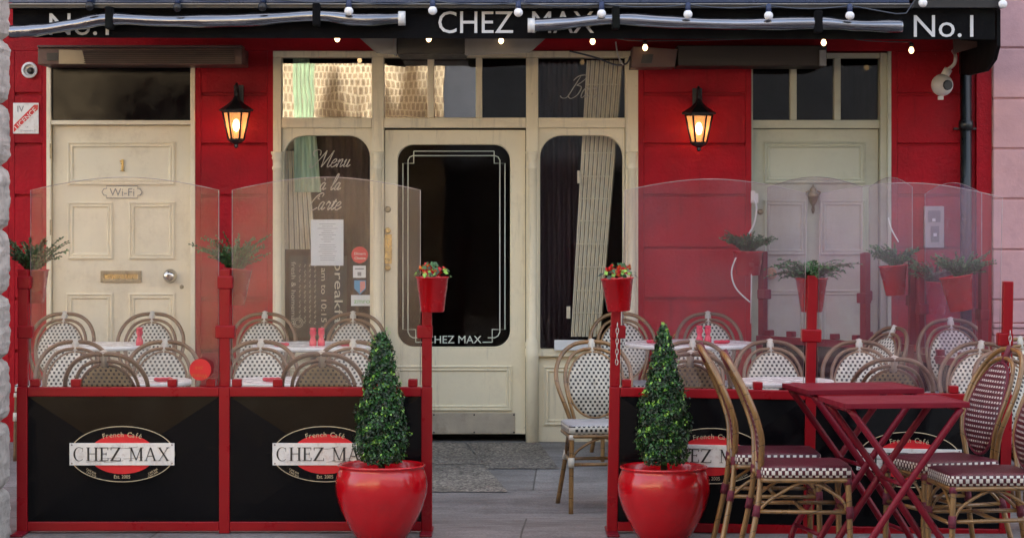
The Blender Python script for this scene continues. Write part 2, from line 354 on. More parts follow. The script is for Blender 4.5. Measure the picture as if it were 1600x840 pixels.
    def plate(s, x0, x1, z0, z1, hx0, hx1, hz0, hz1, rt, rb, y0, y1, lip=.012, mi=0):   # plate with a rounded hole
        loop = []
        def arc(cx, cz, r, a0, a1, n=8): return [(cx+r*math.cos(a0+(a1-a0)*k/n), cz+r*math.sin(a0+(a1-a0)*k/n)) for k in range(n+1)]
        cs = [(hx1-rt, hz1-rt, rt, 0, PI/2, x1, z1), (hx0+rt, hz1-rt, rt, PI/2, PI, x0, z1), (hx0+rb, hz0+rb, rb, PI, 1.5*PI, x0, z0), (hx1-rb, hz0+rb, rb, 1.5*PI, 2*PI, x1, z0)]
        outer = []
        for qi, (cx, cz, r, a0, a1, ox, oz) in enumerate(cs):
            pts = arc(cx, cz, r, a0, a1); n = len(pts)-1
            st = (ox, pts[0][1]) if qi in (0, 2) else (pts[0][0], oz)
            en = (pts[-1][0], oz) if qi in (0, 2) else (ox, pts[-1][1])
            for k, p in enumerate(pts):
                t = k/n; loop.append(p)
                if t <= .5: outer.append((st[0]+(ox-st[0])*t*2, st[1]+(oz-st[1])*t*2))
                else: outer.append((ox+(en[0]-ox)*(t*2-1), oz+(en[1]-oz)*(t*2-1)))
        o = [s.b.verts.new((p[0], y0, p[1])) for p in outer]; i1 = [s.b.verts.new((p[0], y0, p[1])) for p in loop]
        cx, cz = (hx0+hx1)/2, (hz0+hz1)/2
        def ins(p, d): return (p[0]-d*(1 if p[0] > cx else -1), p[1]-d*(1 if p[1] > cz else -1))
        i2 = [s.b.verts.new((ins(p, lip*.35)[0], y0+lip*.6, ins(p, lip*.35)[1])) for p in loop]
        i3 = [s.b.verts.new((ins(p, lip*.35)[0], y1, ins(p, lip*.35)[1])) for p in loop]
        ob = [s.b.verts.new((p[0], y1, p[1])) for p in outer]; n = len(loop)
        for k in range(n):
            q = (k+1) % n
            for a, b in ((o, i1), (i1, i2), (i2, i3), (ob, o)): s._f([a[k], a[q], b[q], b[k]], mi)
        return s
    def xf(s, m): s.b.transform(m); return s
    def build(s, name, mats, parent=None, origin=None, bev=0, kind=None):
        if not isinstance(mats, (list, tuple)): mats = [mats]
        bmesh.ops.remove_doubles(s.b, verts=s.b.verts, dist=1e-6)
        bmesh.ops.recalc_face_normals(s.b, faces=s.b.faces)
        me = bpy.data.meshes.new(name)
        og = Vector(origin) if origin is not None else (ORG.get(parent.name, Vector((0, 0, 0))) if parent else Vector((0, 0, 0)))
        if og.length: s.b.transform(Matrix.Translation(-og))
        s.b.to_mesh(me); s.b.free()
        for m in mats: me.materials.append(m)
        o = bpy.data.objects.new(name, me); COL.objects.link(o)
        if parent: o.parent = parent; ORG[o.name] = og
        elif og.length: o.location = og; ORG[o.name] = og
        if bev:
            md = o.modifiers.new('bevel', 'BEVEL'); md.width = bev; md.segments = 2; md.limit_method = 'ANGLE'; md.angle_limit = R(40)
        if kind: o['kind'] = kind
        return o
ORG = {}
def tag(o, label, cat, group=None):
    o['label'] = label; o['category'] = cat
    if group: o['group'] = group
    return o
def thing(name, loc, label, cat, group=None, rz=0):
    o = bpy.data.objects.new(name, None); o.empty_display_size = .1; COL.objects.link(o); o.location = loc; o.rotation_euler = (0, 0, rz)
    ORG[o.name] = Vector(loc); return tag(o, label, cat, group)
def local_thing(name, label, cat, group=None):       # parts built around (0,0,0), moved afterwards
    return thing(name, (0, 0, 0), label, cat, group)
def copy_tree(o, parent=None):
    c = o.copy(); COL.objects.link(c)
    if parent: c.parent = parent
    for ch in list(o.children): copy_tree(ch, c)
    return c
def text_mb(mb, s, cx, y, z0, h, width=None, shear=0, mi=0, thick=.002, rot=0):
    cu = bpy.data.curves.new('t', 'FONT'); cu.body = s; cu.size = 1; cu.align_x = 'CENTER'; cu.shear = shear; cu.extrude = 0; cu.resolution_u = 3
    ob = bpy.data.objects.new('t', cu); COL.objects.link(ob); me = bpy.data.meshes.new_from_object(ob)
    bpy.data.objects.remove(ob); bpy.data.curves.remove(cu)
    xs = [v.co.x for v in me.vertices]; ys = [v.co.y for v in me.vertices]
    if not xs: return
    mx, Mx, Myy = min(xs), max(xs), .73
    sc = h/Myy; sx = sc if width is None else width/(Mx-mx); c0 = (mx+Mx)/2
    cr_, sr = math.cos(rot), math.sin(rot); vs = []
    for v in me.vertices:
        a, b = (v.co.x-c0)*sx, v.co.y*sc
        vs.append(mb.b.verts.new((cx+a*cr_-b*sr, y-thick, z0+a*sr+b*cr_)))
    for p in me.polygons: mb._f([vs[i] for i in p.vertices], mi)
    bpy.data.meshes.remove(me)

# ------------------------------------------------------------------ THE SETTING
def build_ground():
    ys = [-60, -6, -3] + [i for i in range(0, 11)] + [11.0+.2*k for k in range(22)] + [15.6, 20, 80]
    xs = [-60, -12] + [-6+.5*k for k in range(25)] + [12, 60]
    b = bmesh.new(); g = [[b.verts.new((x, y, zg(y))) for x in xs] for y in ys]
    for j in range(len(ys)-1):
        for i in range(len(xs)-1):
            f = b.faces.new((g[j][i], g[j][i+1], g[j+1][i+1], g[j+1][i])); f.smooth = True
    me = bpy.data.meshes.new('pavement'); b.to_mesh(me); b.free(); me.materials.append(ground_mat())
    o = bpy.data.objects.new('pavement', me); COL.objects.link(o); o['kind'] = 'structure'
    # the granular slabs in front of the cafe door, 4 mm proud
    b = bmesh.new()
    def slab(q):
        n = 8; L = [Vector(q[0]).lerp(Vector(q[3]), k/n) for k in range(n+1)]; Rr = [Vector(q[1]).lerp(Vector(q[2]), k/n) for k in range(n+1)]
        a = [b.verts.new((p.x, p.y, zg(p.y)+.005)) for p in L]; c = [b.verts.new((p.x, p.y, zg(p.y)+.005)) for p in Rr]
        for k in range(n): b.faces.new((a[k], c[k], c[k+1], a[k+1]))
    slab([(-.75, 14.25), (-.17, 14.25), (-.30, 15.15), (-.75, 15.15)])
    slab([(-.75, 13.25), (-.02, 13.25), (-.166, 14.235), (-.75, 14.235)])
    slab([(-.15, 14.08), (.27, 14.08), (.17, 15.15), (-.285, 15.15)])
    me = bpy.data.meshes.new('doorstep_slabs'); b.to_mesh(me); b.free(); me.materials.append(agg_mat())
    o = bpy.data.objects.new('aggregate_path', me); COL.objects.link(o); o['kind'] = 'structure'
build_ground()

# ---- the cafe building
bld = thing('cafe_building', (0, DF, 0), 'red painted cafe front with cream shopfront, a cream door and a sage door', 'building')
GROOVES = [147, 226, 306, 388, 467, 548, 627]
def pier(mb, xl, xr, ytop, ybot, inset=9):
    x0, x1 = X(xl), X(xr); e = inset/250
    zt, zb = Z(ytop), Z(ybot); hw = .010
    zs = [Z(g) for g in GROOVES if ytop+8 < g < ybot-8]
    mb.box(x0, x1, DF+.022, DF+.30, zb, zt)                     # body
    mb.box(x0, x0+e, DF, DF+.0218, zb, zt); mb.box(x1-e, x1, DF, DF+.0218, zb, zt)
    cur = zt
    for z in zs+[None]:
        b = (z+hw) if z else zb
        mb.box(x0+e+.0005, x1-e-.0005, DF+.0004, DF+.0218, b, cur)
        if z: cur = z-hw
w_ = MB()
ZT = Z(80)
for a, b in ((14, 75), (305, 427), (997, 1174), (1393, 1524)): pier(w_, a, b, 80, 700)
w_.box(X(1524), X(1548), DF-.035, DF+.30, Z(700), ZT)
w_.box(-30.0, X(13.9), DF, DF+.3, 0, ZT)
w_.box(-30.0, X(1548), DF+.001, DF+.30, ZT+.001, 15.1)
w_.box(X(73), X(305), DF+.0, DF+.3, Z(103)-.0, ZT)               # over left door
w_.box(X(75), X(305), DF+.02, DF+.3, -.1, Z(690))
w_.box(X(1174), X(1393), DF+.02, DF+.3, -.1, Z(688))
w_.build('wall', RED, bld, bev=.003)
# roof edge that throws the peaked shadow on the street's other side
r_ = MB(); r_.box(-30.0, X(1548), DF-.1, DF+9, 15.101, 15.2)
for cx, w2, h in ((-2.46, .34, 1.15), (-1.40, .30, 1.5), (-1.75, .22, .95), (-1.12, .24, 1.0), (-2.12, .07, .9)):
    r_.poly([(cx-w2, 15.2), (cx+w2, 15.2), (cx+.03, 15.2+h), (cx-.03, 15.2+h)], DF-.1, DF+.2)
r_.build('roof', ROOFM, bld)
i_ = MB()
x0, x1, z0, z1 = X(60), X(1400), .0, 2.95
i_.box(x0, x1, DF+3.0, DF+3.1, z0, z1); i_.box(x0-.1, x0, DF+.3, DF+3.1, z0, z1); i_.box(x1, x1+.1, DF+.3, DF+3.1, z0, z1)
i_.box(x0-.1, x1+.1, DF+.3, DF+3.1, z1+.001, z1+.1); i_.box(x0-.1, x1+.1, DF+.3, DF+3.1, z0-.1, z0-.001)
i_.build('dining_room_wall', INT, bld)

def molding(mb, l, r, t, b, y, big=True):
    k = 1/250*(1 if big else .8)
    mb.ringprof(X(l), X(r), Z(b), Z(t), [(0, y+.002), (0, y-.010), (2.2*k, y-.014), (3.2*k, y-.006), (5.5*k, y-.005), (6.5*k, y-.011), (8*k, y-.010), (10*k, y+.004), (11*k, y+.004)], fill=False)
def door_leaf(l, r, t, b, y, panels, mat, name='door'):
    m = MB()
    m.box(X(l), X(r), y, y+.045, Z(b), Z(t))
    for q in panels: molding(m, *q, y)
    return m.build(name, mat, bld)
# left door
d1 = door_leaf(81, 296, 196, 688, DF+.035, [(104, 272, 221, 289), (104, 175, 315, 405), (200, 272, 315, 405), (102, 175, 458, 640), (200, 272, 458, 640)], DOORC)
fr = MB()
y0 = DF-.012
fr.box(X(73), X(80), y0, DF+.12, Z(690), Z(100)); fr.box(X(297.5), X(305), y0, DF+.12, Z(690), Z(100))
fr.box(X(80)+.0005, X(297.5)-.0005, y0+.003, DF+.12, Z(195), Z(188)); fr.box(X(80)+.0005, X(297.5)-.0005, y0+.003, DF+.12, Z(103), Z(100))
fr.build('door_frame', DOORC, bld, bev=.003)
MB().box(X(80), X(297.5), DF+.03, DF+.034, Z(188), Z(103)).build('window_pane', BLACKP, bld)
# letter box, knob, keyhole, number, plate
m = MB(); m.ringprof(X(156), X(220), Z(441), Z(423), [(0, DF+.034), (0, DF+.022), (.02, DF+.022), (.022, DF+.030)], fill=False); m.build('letter_box', BRASSD, d1, bev=.001)
m = MB(); m.box(X(162), X(214), DF+.0262, DF+.0338, Z(436), Z(428)); m.build('letter_flap', BRASS, d1, bev=.001)
m = MB(); c = P(266, 431, DF+.035); m.lathe([(.044, 0), (.044, -.006), (.018, -.012), (.018, -.03), (.034, -.04), (.038, -.055), (.03, -.068), (.012, -.074)], c, 24, 'y'); m.build('knob', CHROME, d1)
m = MB(); m.lathe([(.013, 0), (.013, -.005), (.006, -.006)], P(284, 448, DF+.0345), 16, 'y'); m.build('keyhole', BRASSD, d1)
m = MB(); xa, za = X(190), Z(266); m.box(xa-.006, xa+.008, DF+.024, DF+.034, za, Z(249)); m.box(xa-.016, xa-.0062, DF+.0245, DF+.034, Z(253), Z(250.5)); m.box(xa-.014, xa+.015, DF+.0242, DF+.034, za-.005, za-.0002); m.build('house_number', BRASS, d1, bev=.001)
m = MB()
pts = [(158, 300), (161, 295), (165, 295), (165, 290.5), (214, 290.5), (214, 295), (218, 295), (221, 300), (218, 305), (214, 305), (214, 309.5), (165, 309.5), (165, 305), (161, 305)]
pp = [(X(a), Z(b)) for a, b in pts]; m.poly(pp, DF+.030, DF+.0342, 0)
m.tube([Vector((a, DF+.029, b)) for a, b in pp], .0028, 5, True, mi=1)
text_mb(m, 'Wi-Fi', X(189.5), DF+.0292, Z(306), .050, .155, mi=1)
m.build('plate', [DOORC, PRINT], d1)
m = MB()
for yy in (236, 355): m = MB(); m.box(X(78.5), X(81.5), DF-.016, DF-.010, Z(yy+12), Z(yy-12)); m.build('hinge', BRASSD, d1)

# right door (sage)
YR = DF+.10
d2 = door_leaf(1178, 1376, 201, 686, YR, [(1196, 1356, 221, 287), (1196, 1263, 312, 399), (1284, 1356, 312, 399), (1196, 1263, 453, 640), (1284, 1356, 453, 640)], SAGE)
fr = MB()
fr.box(X(1174), X(1177), DF+.02, YR+.05, Z(690), Z(82)); fr.box(X(1377), X(1392.5), DF+.03, YR+.05, Z(690), Z(82))
fr.box(X(1387), X(1392.7), DF-.004, DF+.0298, Z(690), Z(80.5))
fr.box(X(1177)+.0005, X(1377)-.0005, YR-.04, YR+.05, Z(200), Z(187)); fr.box(X(1177)+.0005, X(1377)-.0005, YR-.05, YR+.05, Z(90), Z(82))
for a in (1237, 1306): fr.box(X(a), X(a+10), YR-.03, YR+.045, Z(187)+.0005, Z(90)-.0005)
fr.build('door_frame', SAGE, bld, bev=.003)
for a, b in ((1177, 1237), (1247, 1306), (1316, 1377)): MB().box(X(a), X(b), YR+.01, YR+.014, Z(187), Z(90)).build('window_pane', GL_WIN, bld)
m = MB(); kx, kz = X(1273), Z(313)
m.lathe([(.003, Z(334)-kz), (.012, Z(328)-kz), (.008, Z(322)-kz), (.022, Z(316)-kz), (.034, Z(308)-kz), (.040, Z(304)-kz), (.016, Z(300)-kz), (.022, Z(296)-kz), (.010, Z(292)-kz), (.002, Z(288)-kz)], (kx, YR-.02, kz), 16)
m.tube([(kx-.04, YR-.025, Z(305)), (kx-.045, YR-.03, Z(300)), (kx-.025, YR-.03, Z(298))], .006, 6); m.tube([(kx+.04, YR-.025, Z(305)), (kx+.045, YR-.03, Z(300)), (kx+.025, YR-.03, Z(298))], .006, 6)
m.build('knocker', BRASSD, d2)
m = MB(); m.lathe([(.02, 0), (.018, -.02), (.036, -.03), (.040, -.05), (.03, -.07), (.01, -.078)], P(1203, 427, YR), 24, 'y'); m.build('knob', WOODK, d2)
m = MB(); m.lathe([(.018, 0), (.018, -.006), (.005, -.008)], P(1188, 331, YR), 16, 'y'); m.build('lock', BRASSD, d2)
# bell wires and cable beside the sage door
m = MB()
m.tube(cr([P(1178, 312, DF-.03), P(1182, 325, DF-.04), P(1178, 350, DF-.06), P(1166, 372, DF-.1)], 6), .006, 6)
m.box(X(1173), X(1184), DF-.03, DF-.001, Z(317), Z(302)); m.box(X(1173)-.0, X(1179), DF-.034, DF-.002, Z(304), Z(298)) 
tag(m.build('cable', CABW), 'white cable with a small junction box hanging beside the sage door frame', 'cable')

# ---- shopfront
yF = DF-.02
sf = MB()
def col(px, w, cap=True):
    a, b = X(px-w/2), X(px+w/2)
    sf.box(a, b, yF-.005, DF+.1, Z(690), Z(90))
sf.box(X(427), X(997), yF, DF+.12, Z(90), Z(80))
# stiles full height between header and sill
for a, b in ((427, 440), (581, 600), (822, 841), (977, 997)): sf.box(X(a), X(b), yF+.002, DF+.12, Z(690), Z(90)-.0005)
for a, b in ((440, 581), (600, 822), (841, 977)): sf.box(X(a)+.0005, X(b)-.0005, yF+.004, DF+.12, Z(200), Z(184))
for a in (668, 743.5): sf.box(X(a), X(a+10), yF+.006, DF+.1, Z(184)+.0005, Z(90)-.001)
sf.build('shopfront_frame', CREAM, bld, bev=.004)
for cx in (434, 590.5, 831.5, 987):
    m = MB(); w2 = .030; zc = Z(238)
    prof = [(.034, Z(690)), (.040, Z(689)), (.040, Z(560)), (.046, Z(545)), (.040, Z(543)), (.044, Z(536)), (.036, Z(530)), (.030, Z(526)), (.029, Z(266)), (.034, Z(264)), (.034, Z(261)), (.029, Z(259)), (.030, Z(250)), (.037, Z(247)), (.032, Z(244)), (.041, Z(240)), (.041, Z(237))]
    m.lathe(prof, (X(cx), yF+.004, 0), 20); m.build('column', CREAM, bld)
# side lights with rounded heads
for (a, b, nm) in ((441, 581, 'l'), (841, 976, 'r')):
    m = MB(); m.plate(X(a), X(b), Z(548), Z(200)-.001, X(a+2), X(b-2), Z(546), Z(211), .135, .01, yF+.025, DF+.06)
    wf = m.build('window', CREAM, bld)
    MB().box(X(a), X(b), DF+.045, DF+.049, Z(547), Z(203)).build('pane', GL_WIN, wf)
    m = MB(); m.box(X(a), X(b), yF+.03, DF+.1, Z(690), Z(548)-.0005)
    m.box(X(a), X(b), yF-.006, yF+.0295, Z(556), Z(546)); molding(m, a+8, b-6, 572, 664, yF+.03)
    m.build('stall_riser', CREAM, bld, bev=.002)
for a, b, g in ((440, 581, GL_UP), (600, 668, GL_UP), (678, 743.5, GL_UP), (753.5, 822, GL_WIN), (841, 977, GL_WIN)):
    MB().box(X(a), X(b), DF+.03, DF+.034, Z(184), Z(90)).build('window_pane', g, bld)
# the cafe door
yd = DF+.03
m = MB(); m.plate(X(601), X(821), Z(678), Z(203), X(620), X(798), Z(543), Z(225), .10, .10, yd, yd+.045)
molding(m, 616, 800, 571, 642, yd)
d3 = m.build('door', CREAM, bld)
MB().box(X(612), X(806), yd+.02, yd+.024, Z(550), Z(219)).build('glass', GL_DARK, d3)
m = MB(); yl = yd+.018; th = .0035
def line(pts, y=yl): m.tube([Vector((X(a), y, Z(b))) for a, b in pts], th, 4, sx=.3)
for s in (1, -1):
    q = lambda x: x if s == 1 else 1418-x
    line([(q(646), 236), (q(646), 255), (q(629), 255), (q(629), 515), (q(649), 515), (q(649), 535)])
    line([(q(709), 236), (q(646), 236)]); line([(q(709), 243), (q(645), 243), (q(640), 245), (q(637), 250), (q(637), 519), (q(640), 525), (q(645), 528), (q(656), 528)], yl-.001)
    line([(q(649), 535), (q(664), 535)])
m.build('glass_line', DECO, d3)
m = MB(); text_mb(m, 'CHEZ MAX', X(709), yl, Z(536.5), .05, .345); m.build('door_lettering', DECO, d3)
m = MB(); m.box(X(603), X(805), yd-.004, yd-.0005, Z(677), Z(645)); kp = m.build('kick_plate', KICK, d3, bev=.001)
m = MB()
for a in (607, 678, 741, 803):
    for b in (647.5, 675): m.lathe([(.006, 0), (.005, -.002)], P(a, b, yd-.004), 8, 'y')
m.build('screw', BLKM, kp)
m = MB(); m.box(X(600.5), X(612), yd-.012, yd-.0005, Z(412), Z(366)); m.lathe([(.012, 0), (.02, -.008), (.02, -.02), (.012, -.026)], P(606, 360, yd), 12, 'y'); m.lathe([(.012, 0), (.02, -.008), (.02, -.02), (.012, -.026)], P(606, 418, yd), 12, 'y')
ph = m.build('push_handle', BRASS, d3, bev=.002)
m = MB()
for k, ch in enumerate('PUSH'): text_mb(m, ch, X(606.5), yd-.0125, Z(379+k*10), .028)
m.build('handle_lettering', BRASSD, ph)
m = MB(); m.lathe([(.02, 0), (.02, -.008), (.012, -.012)], P(606, 327, yd), 16, 'y'); m.build('lock', BRASSD, d3)

# ---- script lettering on the windows
GL = {
 'e': ([[(0, .45), (.35, .55), (.5, .8), (.35, 1), (.12, .8), (.05, .4), (.2, .02), (.5, .12), (.75, .4)]], .72),
 'n': ([[(0, .6), (.12, .95), (.15, .6), (.1, 0)], [(.12, .5), (.35, .95), (.5, .85), (.48, .3), (.55, .02), (.8, .3)]], .8),
 'u': ([[(0, .6), (.12, .95), (.1, .3), (.2, .02), (.45, .3), (.52, .95)], [(.52, .95), (.48, .3), (.58, .02), (.85, .3)]], .85),
 'a': ([[(.5, .85), (.3, 1), (.08, .7), (.08, .2), (.25, .02), (.45, .4), (.52, .95)], [(.52, .95), (.48, .3), (.58, .02), (.85, .3)]], .82),
 'à': ([[(.5, .85), (.3, 1), (.08, .7), (.08, .2), (.25, .02), (.45, .4), (.52, .95)], [(.52, .95), (.48, .3), (.58, .02), (.85, .3)], [(.1, 1.6), (.3, 1.25)]], .82),
 'l': ([[(0, .3), (.3, 1.2), (.35, 2.0), (.2, 2.1), (.12, 1.6), (.1, .4), (.2, .02), (.45, .3)]], .5),
 'r': ([[(0, .6), (.1, .9), (.2, 1.05), (.25, .9), (.45, .88), (.4, .3), (.5, .02), (.7, .3)]], .7),
 't': ([[(0, .4), (.25, 1.3), (.2, .8), (.12, .3), (.22, .02), (.5, .3)], [(-.05, 1.0), (.45, 1.02)]], .5),
 'M': ([[(-.4, 1.3), (-.75, 1.5), (-.8, 1.9), (-.4, 2.1), (0, 1.9), (.1, 1.4)], [(-.5, .4), (-.6, .1), (-.2, 0), (.2, .8), (.7, 2)], [(.7, 2), (.75, 1), (.85, 0)], [(.85, 0), (1.2, 1), (1.55, 2)], [(1.55, 2), (1.5, 1), (1.5, .2), (1.65, 0), (1.9, .3)]], 1.85),
 'C': ([[(1.0, 1.6), (1.1, 1.9), (.8, 2.05), (.35, 1.6), (.1, .9), (.2, .2), (.6, 0), (1.0, .3)], [(.9, 1.3), (.6, 1.4), (.7, 1.7)]], 1.1),
 'B': ([[(.5, 2), (.3, 1), (.1, .1), (-.3, 0), (-.6, .2)], [(.0, 1.6), (.3, 2.0), (.9, 2.1), (1.0, 1.7), (.5, 1.15)], [(.5, 1.15), (1.0, 1.0), (.95, .3), (.5, -.05), (.1, .2)]], 1.25),
 ' ': ([], .6)}
def script(mb, s, px0, pxbase, xh, y, sl=.45, r=.0032):
    x = X(px0); z = Z(pxbase); u = xh/250
    for ch in s:
        st, adv = GL[ch]
        for k in st:
            pts = cr([(x+(a+b*sl)*u, y, z+b*u) for a, b in k], 5)
            n = len(pts); rr = [r*(.55+.6*abs(math.sin(PI*i/max(1, n-1)*1.5))) for i in range(n)]
            mb.tube(pts, rr, 5, sx=.3)
        x += adv*u
m = MB(); ys = DF+.041
script(m, 'Menu', 490, 261, 13, ys); script(m, 'à la', 497, 297, 12, ys); script(m, 'Carte', 480, 328, 13, ys)
m.build('window_lettering', ETCH, bld)
m = MB(); script(m, 'Bar', 884, 153, 17, DF+.026); m.build('window_lettering', ETCH, bld)

# ---- things in and on the windows
m = MB()
def corr(mb, pts, y, amp=.012, per=.045, gi=0):     # vertical corrugated sheet between two slanted edges, pts=(xl_top,xr_top,xl_bot,xr_bot,ztop,zbot)
    a, b, c, d, zt, zb = pts; n = max(8, int(abs(b-a)/per)*4); T = []; B = []
    for k in range(n+1):
        t = k/n; yy = y+amp*(1 if (k//2) % 2 else -1)
        T.append(mb.b.verts.new((a+(b-a)*t, yy, zt))); B.append(mb.b.verts.new((c+(d-c)*t, yy, zb)))
    for k in range(n): mb._f([T[k], B[k], B[k+1], T[k+1]], gi if k % 4 == 3 else 0)
corr(m, (X(918), X(976), X(893), X(940), Z(92), Z(528)), DF+.17, .006, .026, 1)
for zz in (238, 275, 310, 345, 382, 418, 455, 490, 130):
    t = (zz-92)/436; m.box(X(918-25*t), X(972-32*t), DF+.156, DF+.160, Z(zz)-.002, Z(zz)+.002)
m.box(X(903), X(907), DF+.15, DF+.165, Z(286), Z(266)); m.box(X(886), X(892), DF+.15, DF+.165, Z(499), Z(480))
tag(m.build('shutter', [SHUT, SHUTD]), 'cream folding shutter leaning inside the right hand window of the shopfront', 'shutter')
m = MB(); corr(m, (X(441), X(478), X(441), X(492), Z(235), Z(390)), DF+.15, .006, .024, 1)
tag(m.build('shutter', [SHUT, SHUTD]), 'cream folding shutter behind the chalkboard in the left hand window', 'shutter')
m = MB(); corr(m, (X(455), X(481), X(458), X(500), Z(88), Z(300)), DF+.11, .008, .03)  # added drape, stands in for a green reflection in the glass
tag(m.build('curtain', MINT), 'mint green drape added behind the left hand shopfront window to imitate a green reflection', 'curtain')
for a, b, lb in ((841, 905, 'dark maroon drape beside the cream shutter behind the right hand window'), (500, 575, 'dark maroon drape behind the writing on the left hand window')):
    m = MB(); corr(m, (X(a), X(b), X(a), X(b), Z(90), Z(546)), DF+.26, .012, .06); tag(m.build('curtain', MAROON), lb, 'curtain')
m = MB(); yb = DF+.10
m.box(X(450), X(540), yb, yb+.01, Z(528), Z(400))
cb_ = tag(m.build('chalkboard', BOARD), 'black chalkboard with sideways breakfast writing leaning in the left hand window', 'chalkboard')
ORG[cb_.name] = Vector((0, 0, 0))
m = MB()
text_mb(m, 'breakfast', X(521), yb, Z(470), .055, .48, rot=-PI/2); text_mb(m, '9 am to 10:15 am', X(500), yb, Z(468), .035, .50, rot=-PI/2)
text_mb(m, 'fresh & homemade', X(449+4), yb, Z(462), .03, .42, rot=-PI/2)
for k, s in enumerate(('~', )): pass
for k in range(4):
    for j in range(12):
        z = Z(412+j*8+rnd.random()*3); x = X(466+k*8); m.tube(cr([(x, yb-.002, z), (x+.007, yb-.002, z-.006), (x-.004, yb-.002, z-.012), (x+.004, yb-.002, z-.02)], 3), .0014, 4, sx=.3)
for r in (.03, .02): m.tube([(X(464)+r*math.cos(a*PI/8), yb-.002, Z(505)+r*math.sin(a*PI/8)) for a in range(16)], .0018, 4, True, sx=.3)
m.build('chalk_writing', CHALK, cb_)
m = MB(); m.box(X(485), X(536), DF+.036, DF+.037, Z(415), Z(343)); mo = tag(m.build('menu_sheet', PAPER), 'white printed menu sheet taped on the left hand window', 'menu')
m = MB()
for j in range(17):
    y = 350+j*3.4+(2 if j > 8 else 0); hw = rnd.uniform(5, 16); m.box(X(511-hw), X(511+hw), DF+.0352, DF+.0358, Z(y)-.0014, Z(y)+.0014)
m.build('menu_print', PRINT, mo)
def disc(mb, px, py, d, rpx, th=.002, mi=0, seg=28):
    r = rpx*d/F; mb.lathe([(r, 0), (r, -th)], P(px, py, d), seg, 'y', mi=mi)
m = MB(); disc(m, 562, 398, DF+.038, 13); text_mb(m, 'Diners', X(562), DF+.0355, Z(398), .016, .07, mi=1); text_mb(m, 'Choice', X(562), DF+.0355, Z(405), .016, .07, mi=1)
tag(m.build('sticker', [SIGNR, PAPER]), 'round red sticker beside the menu sheet on the left hand window', 'sticker')
m = MB(); m.box(X(551), X(571), DF+.036, DF+.037, Z(434), Z(415)); m.box(X(554), X(568), DF+.035, DF+.0357, Z(421), Z(419), mi=1); m.box(X(558), X(564), DF+.035, DF+.0357, Z(431), Z(425), mi=1)
tag(m.build('sticker', [PAPER, PRINT]), 'small square white sticker under the round red one on the window', 'sticker')
m = MB(); m.poly([(X(553), Z(438)), (X(571), Z(438)), (X(571), Z(451)), (X(562), Z(460)), (X(553), Z(451))], DF+.036, DF+.037); m.poly([(X(562), Z(439.5)), (X(570), Z(439.5)), (X(570), Z(450)), (X(562), Z(458))], DF+.0352, DF+.0358, 1)
tag(m.build('sticker', [STB, STP]), 'blue and pink shield shaped sticker on the left hand window', 'sticker')
m = MB(); m.box(X(548), X(581), DF+.036, DF+.037, Z(478), Z(461)); text_mb(m, 'zmro', X(565), DF+.0357, Z(474), .032, .10, mi=1)
tag(m.build('sticker', [PAPER, STG]), 'wide white sticker with green lettering low on the left hand window', 'sticker')
m = MB(); m.box(X(866), X(926), DF-.05, DF-.042, Z(546), Z(530)); tag(m.build('sill_board', PAPER), 'plain white board standing on the sill of the right hand window', 'board')

# ------------------------------------------------------------------ neighbours
pb = thing('pink_building', (X(1600), DF, 0), 'pale pink painted house with grooved stone courses right of the cafe', 'building')
m = MB(); js = [-2, 76, 155, 233, 311, 390, 468]; xa, xb = X(1549), 30.0
prev = Z(-2)
for j in js[1:]:
    m.box(xa, xb, DF-.06, DF+.3, Z(j)+.006, prev-.006); prev = Z(j)
for a, b, o in ((468, 504, .06), (504, 512, .075), (512, 523, .07), (523, 537, .085), (537, 546, .09), (546, 620, .10), (620, 700, .10)):
    m.box(xa, xb, DF-o, DF+.3, Z(b)+.003, Z(a)-.003)
m.box(xa+.003, xb, DF-.045, DF+.29, -.1, Z(-2)); m.box(xa, xb, DF-.06, DF+.3, Z(-2)+.002, 14)
m.build('wall', PINK, pb, bev=.006)
# left rusticated stone corner
sp = thing('stone_pier', (-2.4, 10.75, .04), 'rough grey stone corner pier of rounded blocks at the left edge of the photograph', 'pier')
dS = 10.95; notch = [-60, -45, 57, 160, 258, 360, 463, 563, 664, 770, 872]
m = MB()
for a, b in zip(notch[1:], notch[2:]):
    zt, zb = Z(a, dS), Z(b, dS); xr = X(19, dS+.30); h = zt-zb; prof = []
    for k in range(13):
        t = k/12; e = abs(2*t-1); ins = .034*max(0, (e-.72)/.28)**1.6; prof.append((ins, zb+h*t))
    n = 16
    def bx(ins): # rounded rectangle plan
        x0, x1, y0, y1 = -3.2, xr-ins, dS-.02+ins, dS+.30-ins; r = .06; o = []
        for (cx, cy, a0) in ((x1-r, y0+r, -PI/2), (x1-r, y1-r, 0)):
            for q in range(5): o.append((cx+r*math.cos(a0+q*PI/8), cy+r*math.sin(a0+q*PI/8)))
        o += [(x0, y1), (x0, y0)]; return o
    rings = [[m.b.verts.new((x+rnd.uniform(-.004, .004), y+rnd.uniform(-.004, .004), z+rnd.uniform(-.003, .003))) for x, y in bx(i)] for i, z in prof]
    for r1, r2 in zip(rings, rings[1:]):
        for k in range(len(r1)): m._f([r1[k], r1[(k+1) % len(r1)], r2[(k+1) % len(r1)], r2[k]], 0, True)
    m._f(rings[0][::-1]); m._f(rings[-1])
so_ = m.build('stone_block', STONE, sp)
sb_ = so_.modifiers.new('sub', 'SUBSURF'); sb_.levels = 2; sb_.render_levels = 3; sb_.subdivision_type = 'SIMPLE'
